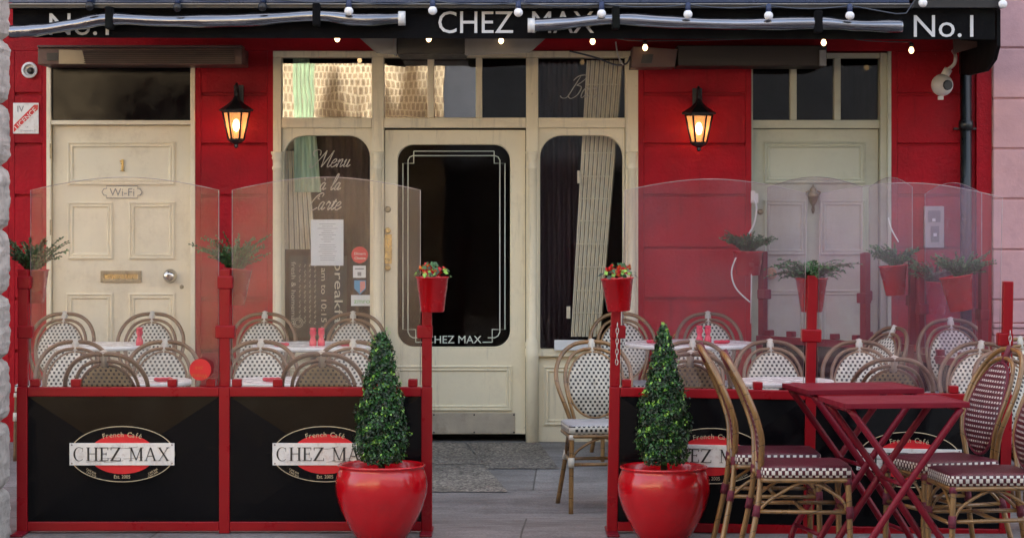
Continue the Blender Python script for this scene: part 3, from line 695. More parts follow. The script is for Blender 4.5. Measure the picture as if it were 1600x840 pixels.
for nm_, sc_, st_ in (('coarse', .09, .022), ('fine', .022, .008)):
    tx_ = bpy.data.textures.new(nm_, 'CLOUDS'); tx_.noise_scale = sc_; tx_.noise_depth = 4
    dm_ = so_.modifiers.new(nm_, 'DISPLACE'); dm_.texture = tx_; dm_.strength = st_; dm_.mid_level = .5
# street's other side, behind the camera, seen only as reflections and bounced light
ob = thing('opposite_building', (-12, -3.2, 0), 'sunlit pale sett brick building across the street, mirrored in the shop windows', 'building')
m = MB(); m.box(-30, -.95, -3.6, -3.2, 0, 4.6); m.build('wall', brick_mat(), ob)
m = MB()
for k in range(5): m.box(-3.02+k*.055, -2.975+k*.055, -3.199, -3.14, 1.6, 4.6)
m.build('door_shutter', M('mint_painted_boards', (.15, .235, .14), .6, var=.35), ob)
m = MB(); m.box(-30.1, -.9, -3.7, -3.1, 4.601, 4.75); m.box(-30, -1, -3.9, -3.55, 4.751, 9.0); m.build('roof', ROOFM, ob)  # tall dark roof, out of view, added to cut low sky light on the cafe
ob2 = thing('opposite_building', (6, -3.2, 0), 'dark slate blue building across the street, mirrored in the right hand windows', 'building')
m = MB(); m.box(-.95, 30, -3.9, -3.5, 0, 6.8); m.build('wall', SLATE, ob2)
m = MB(); m.box(-.95, 30, -4.1, -3.7, 6.801, 9.4); m.build('roof', ROOFM, ob2)  # unseen roof block raised here too, to hold back the low sky

# ------------------------------------------------------------------ downpipe, plates, cameras, intercom
m = MB(); xc = X(1506); m.tube([(xc, DF-.07, .09), (xc, DF-.07, 2.62)], .036, 16)
for yy in (196, 520): m.lathe([(.036, -.03), (.044, -.028), (.046, 0), (.044, .028), (.036, .03)], (xc, DF-.07, Z(yy)), 16)
m.box(xc-.07, xc+.07, DF-.05, DF-.001, Z(203), Z(200)); m.tube([(xc, DF-.07, 2.58), (xc+.06, DF-.10, 2.72), (xc+.06, DF-.10, 3.2)], .036, 12)
tag(m.build('drainpipe', PIPE), 'black drainpipe running down the red wall beside the pink house', 'pipe')
m = MB(); m.box(X(21), X(61), DF-.012, DF-.002, Z(209), Z(161)); pl = m.build('licence_plate', SIGNW, bev=.002)
tag(pl, 'small white plate with diagonal red LICENCE lettering on the red wall', 'sign')
m = MB(); text_mb(m, 'IV', X(33), DF-.0125, Z(175), .04, .04)
text_mb(m, 'Le', X(43), DF-.0125, Z(199.5), .012, .016); text_mb(m, '29 septembre 77', X(45), DF-.0125, Z(205.5), .012, .1); m.build('black_print', PRINT, pl)
m = MB(); a = math.atan2(Z(168)-Z(200), X(60)-X(22))
m.poly([(X(22), Z(207)), (X(22), Z(196)), (X(54), Z(164)), (X(60), Z(164)), (X(60), Z(171))], DF-.0135, DF-.0122)
m.build('red_band', SIGNR, pl)
m = MB(); text_mb(m, 'LICENCE', X(41)+.010, DF-.014, Z(186)-.009, .032, .172, rot=R(44)); m.build('band_lettering', SIGNW, pl)
m = MB(); c = P(47, 110, DF)
m.tube([(c.x+.042*math.cos(k*PI/12), DF-.02, c.z+.042*math.sin(k*PI/12)) for k in range(24)], .009, 8, True)
m.lathe([(.04, -.001), (.04, -.03), (.036, -.03), (.032, -.006)], (c.x, DF, c.z), 24, 'y', mi=0)
m.lathe([(.022, -.006), (.020, -.035), (.010, -.04)], (c.x+.006, DF, c.z-.004), 20, 'y', mi=1)
tag(m.build('vent_ring', [CAMW, BLKM]), 'small round white ring fitting high on the red wall above the licence plate', 'fitting')
ct = thing('security_camera', P(1492, 100, DF), 'white dome security camera on a bracket beside the drainpipe', 'camera')
dc = 14.95
c = P(1472, 133, dc)
def sphere(mb, c, r, seg=20, mi=0, sz=1.0):
    mb.lathe([(r*math.sin(PI*k/12)+1e-5, -r*math.cos(PI*k/12)*sz) for k in range(13)], c, seg, mi=mi, caps=False)
m = MB(); sphere(m, c, .068); m.build('dome', CAMW, ct)
m = MB(); dv = Vector((.35, -.85, -.05)).normalized(); m.tube([c+dv*.045, c+dv*.072], [.034, .030], 16); m.build('lens', BLKM, ct)
m = MB(); m.tube([P(1474, 122, dc), P(1482, 108, dc)], .026, 12); m.tube(cr([P(1482, 108, dc), P(1491, 100, dc), P(1493, 88, dc), P(1489, 80, dc+.2)], 5), .011, 8); m.build('bracket', CAMW, ct)
m = MB(); m.box(X(1466, dc), X(1474, dc), dc-.01, dc+.02, Z(156, dc), Z(150, dc)); m.build('sensor', CAMW, ct, bev=.002)
m = MB(); m.box(X(1443), X(1474), DF-.03, DF-.001, Z(387), Z(322)); it = m.build('intercom', INTC, bev=.004); tag(it, 'grey steel door entry panel with a camera and button on the red wall', 'intercom')
m = MB(); m.box(X(1449), X(1468), DF-.036, DF-.0305, Z(347), Z(329)); m.box(X(1453), X(1466), DF-.034, DF-.0302, Z(378), Z(353)); m.build('speaker_panel', PRINT, it)
m = MB(); m.box(X(1455), X(1460), DF-.042, DF-.0365, Z(346), Z(341)); m.box(X(1457), X(1462), DF-.04, DF-.0345, Z(369), Z(364)); m.build('button', WHITE, it)

# ------------------------------------------------------------------ lanterns
def lantern(px, py, label):
    dd = DF-.15; c = P(px, py, dd); t = thing('wall_lantern', c, label, 'lantern', 'lit wall lanterns on the red piers')
    s = dd/F
    z_top, z_g0, z_g1, z_b = 15*s, 12*s, -31*s, -36*s; wt, wb = 21*s, 12*s
    m = MB(); n = 6
    def hexr(r, z, off=0): return [c+Vector((r*math.cos(2*PI*k/n+off), r*math.sin(2*PI*k/n+off), z)) for k in range(n)]
    T, B = hexr(wt, z_g0), hexr(wb, z_g1)
    for a, b in zip(T, B): m.tube([a, b], .0065, 6)
    for q in (T, B): m.tube(q, .007, 6, True)
    m.build('cage', BLKM, t)
    m = MB(); m.lathe([(wt*1.25, z_g0+.004), (wt*1.28, z_g0+.014), (wt*1.0, z_g0+.03), (wt*.55, z_g0+.055), (wt*.3, z_g0+.075), (.012, z_g0+.10), (.016, z_g0+.115), (.004, z_g0+.16)], c, 6, sm=False); m.build('roof', BLKM, t)
    m = MB(); m.lathe([(wb*1.1, z_g1), (wb*.9, z_g1-.015), (.012, z_g1-.03), (.014, z_g1-.045), (.003, z_g1-.055)], c, 6, sm=False); m.build('base', BLKM, t)
    m = MB(); m.box(c.x-.03, c.x+.03, DF-.014, DF-.001, c.z+.03, c.z+.22)
    m.tube(cr([(c.x, DF-.01, c.z+.08), (c.x, DF-.07, c.z+.20), (c.x, DF-.13, c.z+.22), (c.x, dd, c.z+.17)], 5), .008, 8); m.build('arm', BLKM, t)
    m = MB()
    T, B = hexr(wt*.93, z_g0-.004), hexr(wb*.93, z_g1+.004)
    for k in range(n):
        vs = [m.b.verts.new(p) for p in (T[k], T[(k+1) % n], B[(k+1) % n], B[k])]; m._f(vs)
    gm = MATS.get('amber_glass')
    if not gm:
        gm, tt, b = nodes_of('amber_glass'); b.inputs['Base Color'].default_value = (.75, .30, .09, 1); b.inputs['Roughness'].default_value = .5
        b.inputs['Transmission Weight'].default_value = .0; b.inputs['Alpha'].default_value = .45; b.inputs['Emission Color'].default_value = (1, .45, .16, 1); b.inputs['Emission Strength'].default_value = .06; MATS['amber_glass'] = gm
    m.build('glass', gm, t)
    m = MB(); sphere(m, c+Vector((0, 0, -.035)), .020, 12, sz=1.9); m.build('bulb', emit('lantern_bulb', (1, .66, .34), 2.2), t)
    l = bpy.data.lights.new('lantern_light', 'POINT'); l.energy = .2; l.color = (1, .5, .22); l.shadow_soft_size = .03
    lo = bpy.data.objects.new('lantern_light', l); COL.objects.link(lo); lo.parent = t; lo.location = (0, 0, -.03)
lantern(369, 187, 'black lit lantern on the red wall between the cream door and the shopfront')
lantern(1092, 192, 'black lit lantern on the red wall between the shopfront and the sage door')

# ------------------------------------------------------------------ heaters
t = thing('patio_heater', P(220, 85, 14.95), 'long infrared heater with a beige end above the cream door', 'heater'); dh = 14.9
m = MB(); m.box(X(62, dh), X(380, dh), dh-.06, DF-.001, Z(102, dh), Z(76, dh)); m.box(X(62, dh), X(380, dh), dh-.08, dh+.1, Z(76, dh)+.0005, Z(72, dh)); m.build('housing', HEATP, t, bev=.005)
m = MB(); m.poly([(X(95, dh), Z(101, dh)), (X(137, dh), Z(101, dh)), (X(131, dh), Z(80, dh)), (X(95, dh), Z(79, dh))], dh-.066, dh-.0605); m.build('end_cover', HEATB, t)
m = MB(); m.box(X(76, dh), X(94, dh), dh-.068, dh-.0605, Z(96, dh), Z(84, dh)); m.build('switch', BLKM, t)
m = MB()
for k in range(7): z = Z(99-k*3, dh); m.box(X(134, dh), X(368, dh), dh-.068, dh-.0605, z-.003, z+.003)
m.build('grille', HEATD, t)
t = thing('patio_heater', P(1140, 88, 14.9), 'long infrared heater with a pinkish end above the sage door', 'heater')
m = MB(); m.box(X(1058, dh), X(1290, dh), dh-.06, DF-.001, Z(104, dh), Z(72, dh)); m.build('housing', HEATD, t, bev=.005)
m = MB(); m.poly([(X(985, dh), Z(107, dh)), (X(1053, dh), Z(106, dh)), (X(1057.5, dh), Z(78, dh)), (X(988, dh), Z(74, dh))], dh-.07, DF-.1); m.build('end_cover', HEATP, t, bev=.003)
m = MB(); m.poly([(X(1000, dh), Z(100, dh)), (X(1017, dh), Z(100, dh)), (X(1020, dh), Z(86, dh)), (X(1003, dh), Z(86, dh))], dh-.076, dh-.0705); m.build('switch', BLKM, t)
m = MB(); m.box(X(1278, dh), X(1288, dh), dh-.09, dh-.061, Z(104, dh), Z(80, dh)); m.build('bracket', GREYP, t)
t = thing('patio_heater', P(675, 75, 14.5), 'black heater box with grey angled shields over the cafe door', 'heater'); dq = 14.7
m = MB(); m.box(X(621, dq), X(727, dq), dq-.1, DF-.03, Z(86, dq), Z(58, dq)); m.build('housing', BLKM, t, bev=.004)
m = MB(); m.poly([(X(562, dq), Z(60, dq)), (X(616, dq), Z(60, dq)), (X(617, dq), Z(87, dq)), (X(590, dq), Z(85, dq))], dq-.1, dq-.09); m.build('shield', GREYP, t); m = MB(); m.poly([(X(731, dq), Z(60, dq)), (X(852, dq), Z(62, dq)), (X(828, dq), Z(84, dq)), (X(731, dq), Z(89, dq))], dq-.1, dq-.09); m.build('shield', GREYP, t)
m = MB(); m.box(X(617, dq), X(621, dq), dq-.12, dq, Z(88, dq), Z(58, dq)); m.build('bracket', GREYP, t); m = MB(); m.box(X(727, dq), X(731, dq), dq-.12, dq, Z(88, dq), Z(58, dq)); m.build('bracket', GREYP, t)
m = MB(); m.tube(cr([P(890, 80, 15.1), P(930, 90, 15.05), P(960, 101, 15.0), P(978, 100, 15.0), P(985, 88, 15.0)], 6), .006, 6); m.tube(cr([P(962, 66, 15), P(966, 88, 14.95), P(974, 102, 14.95)], 6), .005, 6, mi=1)
tag(m.build('cable', [CABB, CABW]), 'black and white cables looping beside the heater above the shopfront', 'cable')

# ------------------------------------------------------------------ awning
da = 14.0
aw = thing('awning', (0, DF, 2.55), 'black awning over the cafe with white shop name lettering on its valance', 'awning')
def zv(px): return Z(59+(px-20)/1535*3, da)
m = MB(); n = 40; A = []; B = []; C = []; D = []
for k in range(n+1):
    px = 20+1535*k/n; x = X(px, da); wv = .004*math.sin(k*1.9)
    A.append(m.b.verts.new((x, da+wv, zv(px)))); B.append(m.b.verts.new((x, da, Z(8, da))))
    C.append(m.b.verts.new((x, da+.012, Z(8, da)))); D.append(m.b.verts.new((x, da+.008+wv, zv(px))))
for k in range(n):
    for a, b in ((A, B), (B, C), (C, D), (D, A)): m._f([a[k], a[k+1], b[k+1], b[k]])
m.build('valance', BLACK, aw)
m = MB(); xa, xb = X(18, da), X(1557, da)
v = [m.b.verts.new(p) for p in ((xa, da+.02, Z(6, da)), (xb, da+.02, Z(6, da)), (xb, DF-.001, 3.25), (xa, DF-.001, 3.25), (xa, da+.02, Z(6, da)+.02), (xb, da+.02, Z(6, da)+.02), (xb, DF-.001, 3.27), (xa, DF-.001, 3.27))]
for q in ((0, 1, 2, 3), (7, 6, 5, 4), (0, 4, 5, 1), (1, 5, 6, 2), (3, 7, 4, 0)): m._f([v[i] for i in q])
m.build('canopy', BLACK, aw)
m = MB(); m.box(X(-40, da), X(1417, da), da-.08, da+.015, Z(-2, da), Z(-40, da)); m.box(X(-40, da), X(1417, da), da-.085, da-.0805, Z(6.5, da), Z(-2, da)+.0); m.build('front_bar', [ALU], aw, bev=.003)
m = MB(); m.box(X(-40, da), X(1425, da), da-.075, da-.003, Z(15, da), Z(7, da)); m.box(X(1425, da)+.001, X(1566, da), da-.06, da-.003, Z(14, da), Z(-40, da)); m.build('cassette', BLKM, aw, bev=.003)
m = MB(); m.box(X(-30, da), X(1417, da), da-.092, da-.0865, Z(9.2, da), Z(7.5, da)); m.build('trim', GREYP, aw)
m = MB(); text_mb(m, 'CHEZ  MAX', X(806.5, da), da-.006, Z(52, da), 36/271, 243/271.4); m.build('lettering', WLET, aw)
m = MB(); text_mb(m, 'No.1', X(1474, da), da-.006, Z(58, da), 36/271, 93/271.4); m.build('lettering', WLET, aw)
m = MB(); text_mb(m, 'No.1', X(124, da), da-.006, Z(55, da), 36/271, 93/271.4); m.build('lettering', WLET, aw)
m = MB()   # curved end panel on the right
pf = [(da, Z(16, da)), (da, Z(72, da)), (da+.1, Z(92, da)), (da+.35, Z(106, da)), (da+.6, Z(113, 14.5)), (da+.9, Z(118, 14.9)), (DF-.01, Z(113, 15)), (DF-.01, 3.2), (da+.4, 2.9)]
a_ = [m.b.verts.new((X(1558, da), y, z)) for y, z in pf]; b_ = [m.b.verts.new((X(1558, da)+.02, y, z)) for y, z in pf]
m._f(a_); m._f(b_[::-1])
for k in range(len(pf)): m._f([a_[k], b_[k], b_[(k+1) % len(pf)], a_[(k+1) % len(pf)]])
m.build('end_panel', BLACK, aw)
m = MB(); m.poly([(X(1490, 14.6), Z(62, 14.6)), (X(1543, 14.6), Z(66, 14.6)), (X(1543, 14.6), Z(69, 14.6)), (X(1491, 14.6), Z(84, 14.6))], 14.6, 14.63); m.build('bracket', HEATP, aw)
# rolled clear blinds strapped to the valance
def roll(pts, rr, straps, lab):
    d = 13.93; root = thing('rolled_blind', P(*pts[0], d), lab, 'blind')
    m = MB(); c = cr([P(a, b, d) for a, b in pts], 8); n = len(c)
    R_ = [rr*(1+.09*math.sin(i*.37)+.04*math.sin(i*1.1)) for i in range(n)]
    m.tube(c, R_, 14); ob_ = m.build('plastic_roll', PLAS, root)
    for s in straps:
        m = MB(); q = min(c, key=lambda v: abs(v.x-X(s, d))); m.box(q.x-.022, q.x+.022, d-.055, d+.06, q.z-.06, q.z+.07)
        m.build('strap', BLACK, root, bev=.01)
    m = MB(); e = c[-1] if 'left' in lab else c[0]; m.lathe([(rr*1.15, -.02), (rr*1.15, .02)], e, 16, 'x'); m.build('end_cap', PLASE, root)
roll([(14, 50), (60, 47), (120, 38), (172, 30), (260, 33), (380, 32), (495, 25), (560, 31), (628, 29)], .036, [172, 495], 'clear plastic blind rolled up along the left half of the awning')
roll([(830, 40), (880, 37), (962, 30), (1050, 35), (1160, 38), (1278, 36), (1340, 40), (1410, 41)], .036, [962, 1278], 'clear plastic blind rolled up along the right half of the awning')
# festoon strings
fs = thing('string_lights', P(800, 8, 13.88), 'string of white globe bulbs along the top of the awning', 'string lights')
dl = 13.86; bx_ = [(140, 2), (277, 4), (410, 3), (545, 10), (676, 9), (810, 12), (940, 14), (1075, 15), (1201, 17), (1328, 17), (1442, -3), (1567, -1)]
m = MB(); cp = []
for (a, b), (c2, d2_) in zip(bx_, bx_[1:]):
    if a == 1328: cp += [P(a, b-8, dl), P(1400, 22, dl), P(1416, 21, dl), P(1430, 0, dl)]; continue
    for k in range(6): t_ = k/6; cp.append(P(a+(c2-a)*t_, b-8+(d2_-b)*t_+14*t_*(1-t_)*1.4, dl))
m.tube(cp, .004, 5); m.build('wire', CABB, fs)
for i, (a, b) in enumerate(bx_):
    c = P(a, b, dl)
    m = MB(); m.lathe([(.006, .04), (.014, .035), (.016, .0), (.012, -.006)], c, 12); sk = m.build('socket', BSOCK, fs)
    m = MB(); sphere(m, c+Vector((0, 0, -.028)), .026, 14); m.build('bulb', GLOBE if i > 2 else BLKM, fs)
ws = thing('string_lights', P(800, 60, 14.3), 'string of small lit filament bulbs hanging under the awning', 'string lights')
wb_ = [(527, 58, 14.2), (670, 58, 14.2), (783, 61, 14.4), (926, 62, 14.2), (1008, 72, 14.7), (1287, 64, 14.2), (1424, 76, 14.4)]
WARM = emit('filament_bulb', (1, .62, .28), .6)
m = MB(); cp = []
for (a, b, d), (a2, b2, d2_) in zip(wb_, wb_[1:]): cp += [P(a, b-8, d), P((a+a2)/2, (b+b2)/2-6, (d+d2_)/2)]
cp.append(P(1424, 66, 14.4)); m.tube(cr(cp, 4), .003, 5); m.build('wire', CABB, ws)
for a, b, d in wb_:
    c = P(a, b, d); m = MB(); m.lathe([(.004, .035), (.013, .03), (.013, .008)], c, 10); m.build('socket', BLKM, ws)
    m = MB(); m.lathe([(.008, .008), (.014, -.004), (.016, -.014), (.010, -.026), (.003, -.030)], c, 12); m.build('bulb', WARM, ws)

# ------------------------------------------------------------------ serif sign lettering
def serif(mb, s, x0, z0, H, W, y):
    tk, tn, sh = .135, .045, .035; cells = {'C': .86, 'H': .92, 'E': .72, 'Z': .80, ' ': .42, 'M': 1.08, 'A': .90, 'X': .86}; gap = .08
    tot = sum(cells[c]+gap for c in s)-gap; sc = W/tot; x = 0; cnt = [0]
    def pol(pts):
        cnt[0] += 1; mb.poly([(x0+(x+a)*sc, z0+b*H) for a, b in pts], y-.0012-cnt[0]*.00003, y)
    def bar(a0, a1, b0, b1): pol([(a0, b0), (a1, b0), (a1, b1), (a0, b1)])
    def ser(cx, b, w=.30): bar(cx-w/2, cx+w/2, *((0, sh) if b == 0 else (1-sh, 1)))
    for c in s:
        w = cells[c]
        if c == 'C':
            n = 22; o = []; i = []
            for k in range(n+1):
                a = R(48)+R(264)*k/n; th = tn+(tk-tn)*max(0, math.cos(a-PI))**1.2
                o.append((w/2+.42*math.cos(a), .5+.52*math.sin(a))); i.append((w/2+(.42-th)*math.cos(a), .5+(.52-th*.7)*math.sin(a)))
            for k in range(n): pol([o[k], o[k+1], i[k+1], i[k]])
            bar(w*.80, w*.83, .68, .98)
        elif c == 'H':
            for cx in (.17, w-.17): bar(cx-tk/2, cx+tk/2, 0, 1); ser(cx, 0); ser(cx, 1)
            bar(.17, w-.17, .5, .5+tn)
        elif c == 'E':
            bar(.10, .10+tk, 0, 1); bar(0, w-.06, 0, tn); bar(0, w-.08, 1-tn, 1); bar(.15, w-.2, .5, .5+tn)
            bar(w-.1, w-.06, 0, .22); bar(w-.12, w-.08, .8, 1); bar(w-.24, w-.20, .42, .62)
        elif c == 'Z':
            bar(.04, w-.02, 1-tn, 1); bar(.0, w-.02, 0, tn); pol([(.0, 0), (tk+.04, 0), (w-.02, 1), (w-.06-tk, 1)]); bar(.04, .08, .8, 1); bar(w-.06, w-.02, 0, .2)
        elif c == 'M':
            bar(.13, .13+tn, 0, 1); ser(.15, 0, .26); pol([(.08, 1), (.08+tk, 1), (w/2+.04, .05), (w/2-.03, .05)]); pol([(w/2-.02, .05), (w/2+.03, .05), (w-.16, 1), (w-.22, 1)]); bar(w-.24, w-.24+tk, 0, 1); ser(w-.17, 0); bar(0, .2, 1-sh, 1); bar(w-.24, w, 1-sh, 1)
        elif c == 'A':
            pol([(.08, 0), (.08+tn, 0), (w/2+.02, 1), (w/2-.04, 1)]); pol([(w/2-.06, 1), (w/2+.04, 1), (w-.06, 0), (w-.06-tk, 0)]); bar(.2, w-.2, .33, .33+tn); ser(.1, 0, .24); ser(w-.13, 0)
        elif c == 'X':
            pol([(.04, 1), (.04+tk, 1), (w-.04, 0), (w-.04-tk, 0)]); pol([(.08, 0), (.08+tn, 0), (w-.08, 1), (w-.08-tn, 1)]); ser(.12, 0, .24); ser(w-.12, 0, .26); ser(.12, 1, .26); ser(w-.12, 1, .24)
        x += w+gap

# ------------------------------------------------------------------ windbreaks
def ellipse(cx, cz, a, b, n=48, t0=0, t1=2*PI): return [(cx+a*math.cos(t0+(t1-t0)*k/n), cz+b*math.sin(t0+(t1-t0)*k/n)) for k in range(n+1 if t1-t0 < 6.2 else n)]
def logo(root, cx, cz, y):      # in barrier-local coordinates
    m = MB(); m.poly(ellipse(cx, cz, .243, .128), y-.002, y); e = m.build('logo_oval', BLACKP, root)
    m = MB(); m.tube([(a, y-.004, b) for a, b in ellipse(cx, cz, .243, .128, 64)], .0022, 5, True); m.build('oval_line', GOLD, e)
    m = MB(); m.poly(ellipse(cx, cz, .155, .092), y-.0035, y-.0022); m.build('red_oval', SIGNR, e)
    m = MB(); m.box(cx-.243, cx+.243, y-.012, y-.004, cz-.051, cz+.052); nb = m.build('name_board', SIGNW, root, bev=.001)
    m = MB(); serif(m, 'CHEZ MAX', cx-.225, cz-.030, .062, .445, y-.0122); m.build('name_lettering', BLETT, nb)
    m = MB()
    for k in range(6):
        x = cx+rnd.uniform(-.2, .12); z = cz+rnd.choice([-.043, -.036, .03, -.02]); m.tube(cr([(x, y-.0128, z), (x+.04, y-.0128, z+rnd.uniform(-.006, .006)), (x+.09, y-.0128, z+rnd.uniform(-.004, .008))], 3), .0009, 4)
    for sx in (-1, 1):
        for sz in (-1, 1): m.lathe([(.004, 0), (.003, -.002)], (cx+sx*.232, y-.0122, cz+.0005+sz*.043), 8, 'y')
    m.build('scratch', SCUFF, nb)
    m = MB(); s = 'French Café'; n = len(s)
    for i, ch in enumerate(s):
        if ch == ' ': continue
        t = (i-(n-1)/2)/(n-1); a = PI/2-t*1.02
        text_mb(m, ch, cx+.195*math.cos(a)*.86, y-.003, cz+.062+.098*(math.sin(a)-1)*.55+.018, .024, rot=-(t*.42))
    text_mb(m, 'Est. 2005', cx, y-.003, cz-.112, .017, .075)
    for sgn in (-1, 1):
        for j in range(2): text_mb(m, 'CAFE BAR', cx+sgn*.145, y-.003, cz-.083-j*.013, .009, .05, rot=sgn*R(28))
    m.build('oval_lettering', GOLD, e)
def windbreak(p0, p1, n, label, gmat, hp=1.22, tops=None, logos=True, pots=None, zr=.676, chain=(), feet=True, dim=False, z1off=0):
    p0 = Vector(p0); p1 = Vector(p1); L = (p1-p0).length; ang = math.atan2(p1.y-p0.y, p1.x-p0.x)
    z0 = zg(p0.y)
    t = thing('windbreak', (p0.x, p0.y, z0), label, 'windbreak', None, 0); t.rotation_euler = (0, math.atan2(-z1off, L), ang)
    t_org = t.name; ORG[t_org] = Vector((0, 0, 0))
    w = L/n; pw = .025; FRM = FRAME_D if dim else FRAME
    for k in range(n+1):
        x = w*k; m = MB()
        m.box(x-pw, x+pw, -.026, .012, .0, .68); m.box(x-pw+.002, x+pw-.002, -.010, .034, .6805, hp if not tops else tops[k]); m.build('post', FRM, t, bev=.004)
        if feet and k in (0, n):
            m = MB(); m.box(x-.028, x+.028, -.16, .16, .0, .012, rot=Matrix.Rotation(R(0), 3, 'Z')); m.build('foot', FRAME_D, t, bev=.003)
        for cw, ca, cb2 in (((.046, .905, .965), (.036, 1.135, 1.195)) if (k == 1 and 'left of' in label) or k == 0 and 'left of' in label else ((.046, .905, .965),)):
            m = MB(); m.box(x-cw if k else x-pw-.001, x+cw if k < n else x+pw+.001, -.016, .040, ca, cb2); m.build('post_clamp', FRM, t, bev=.006)
    for k in range(n):
        a, b = w*k+pw+.0005, w*(k+1)-pw-.0005; cx = (a+b)/2
        m = MB(); m.box(a, b, -.024, .012, .636, .6795); m.build('rail', FRM, t, bev=.004)
        m = MB(); m.box(a, b, -.024, .012, .012, .055); m.build('rail', FRM, t, bev=.004)
        m = MB(); zc = .345; q = [(a, .0, .0555), (b, .0, .0555), (b, .0, .6355), (a, .0, .6355)]; dp = -.020
        vs = [m.b.verts.new((x, -.014, z)) for x, _, z in q]; c = m.b.verts.new((cx, -.014+dp, .345))
        vb = [m.b.verts.new((x, .040, z)) for x, _, z in q]
        for i in range(4): m._f([vs[i], vs[(i+1) % 4], c]); m._f([vs[i], vb[i], vb[(i+1) % 4], vs[(i+1) % 4]])
        m._f(vb[::-1]); m.build('panel', BLACKP, t)
        # arched clear sheet
        m = MB(); za, zm = 1.595, 1.655; pts = [(a+.006, .685), (b-.006, .685), (b-.006, za)]+[(a+.006+(b-a-.012)*(1-j/14), za+(zm-za)*math.sin(PI*j/14)) for j in range(1, 14)]+[(a+.006, za)]
        m.poly(pts, .018, .023); m.build('clear_sheet', gmat, t)
        m = MB(); m.tube([(p_[0], .0205, p_[1]) for p_ in pts[1:]]+[(pts[0][0], .0205, pts[0][1])], .0016, 4); m.build('sheet_edge', EDGE, t)
        for xx in (a+.03, a+.22, b-.22, b-.04): MB().box(xx-.022, xx+.022, -.012, .034, .6805, .715).build('sheet_clamp', FRM, t, bev=.004)
        if logos: logo(t, cx, .372, -.050)
    for k in chain:
        m = MB(); x = w*k
        for j in range(8):
            z = .965-j*.024+0
            pts = [(x+.006+(.0062 if j % 2 else .001)*math.cos(q*PI/4), -.034+(.001 if j % 2 else .006)*math.cos(q*PI/4), z+.015*math.sin(q*PI/4)) for q in range(8)]
            m.tube(pts, .0024, 5, True)
        m.build('chain', GAL, t)
    return t
DB = 11.33
wl = windbreak((X(36, DB), DB, 0), (X(667, DB), DB, 0), 2, 'red windbreak with two clear arched sheets and black name panels left of the cafe door', AC_L, hp=1.225)
wr = windbreak((X(956, DB), DB, 0), (X(1568, DB), DB, 0), 2, 'red windbreak behind the folding tables right of the cafe door', AC_R, hp=1.22, chain=(0, 2), z1off=-.035, tops=[1.22, 1.215, 1.205])
s1 = windbreak((1.545, 15.05, 0), (2.08, 14.38, 0), 1, 'burgundy windbreak slanting out from the wall before the sage door', AC_S, hp=1.2, logos=False, feet=False, dim=True)
s2 = windbreak((2.165, 14.95, 0), (2.315, 14.12, 0), 1, 'burgundy windbreak end-on beside the door entry panel', AC_S, hp=1.2, logos=False, feet=False, dim=True)
s3 = windbreak((2.345, 14.0, 0), (2.555, 13.25, 0), 1, 'burgundy windbreak end-on in front of the drainpipe', AC_S, hp=1.2, logos=False, feet=False, dim=True)
m = MB(); disc(m, 313, 577, DB-.04, 17, .002)
text_mb(m, 'Winner', X(313, DB), DB-.0425, Z(583, DB), .02, .075, mi=1, rot=PI); text_mb(m, '2018', X(313, DB), DB-.0425, Z(571, DB), .014, .035, mi=1, rot=PI)
tag(m.build('sticker', [SIGNR, FLOWO]), 'round red sticker on the clear sheet beside the middle post of the left windbreak', 'sticker')

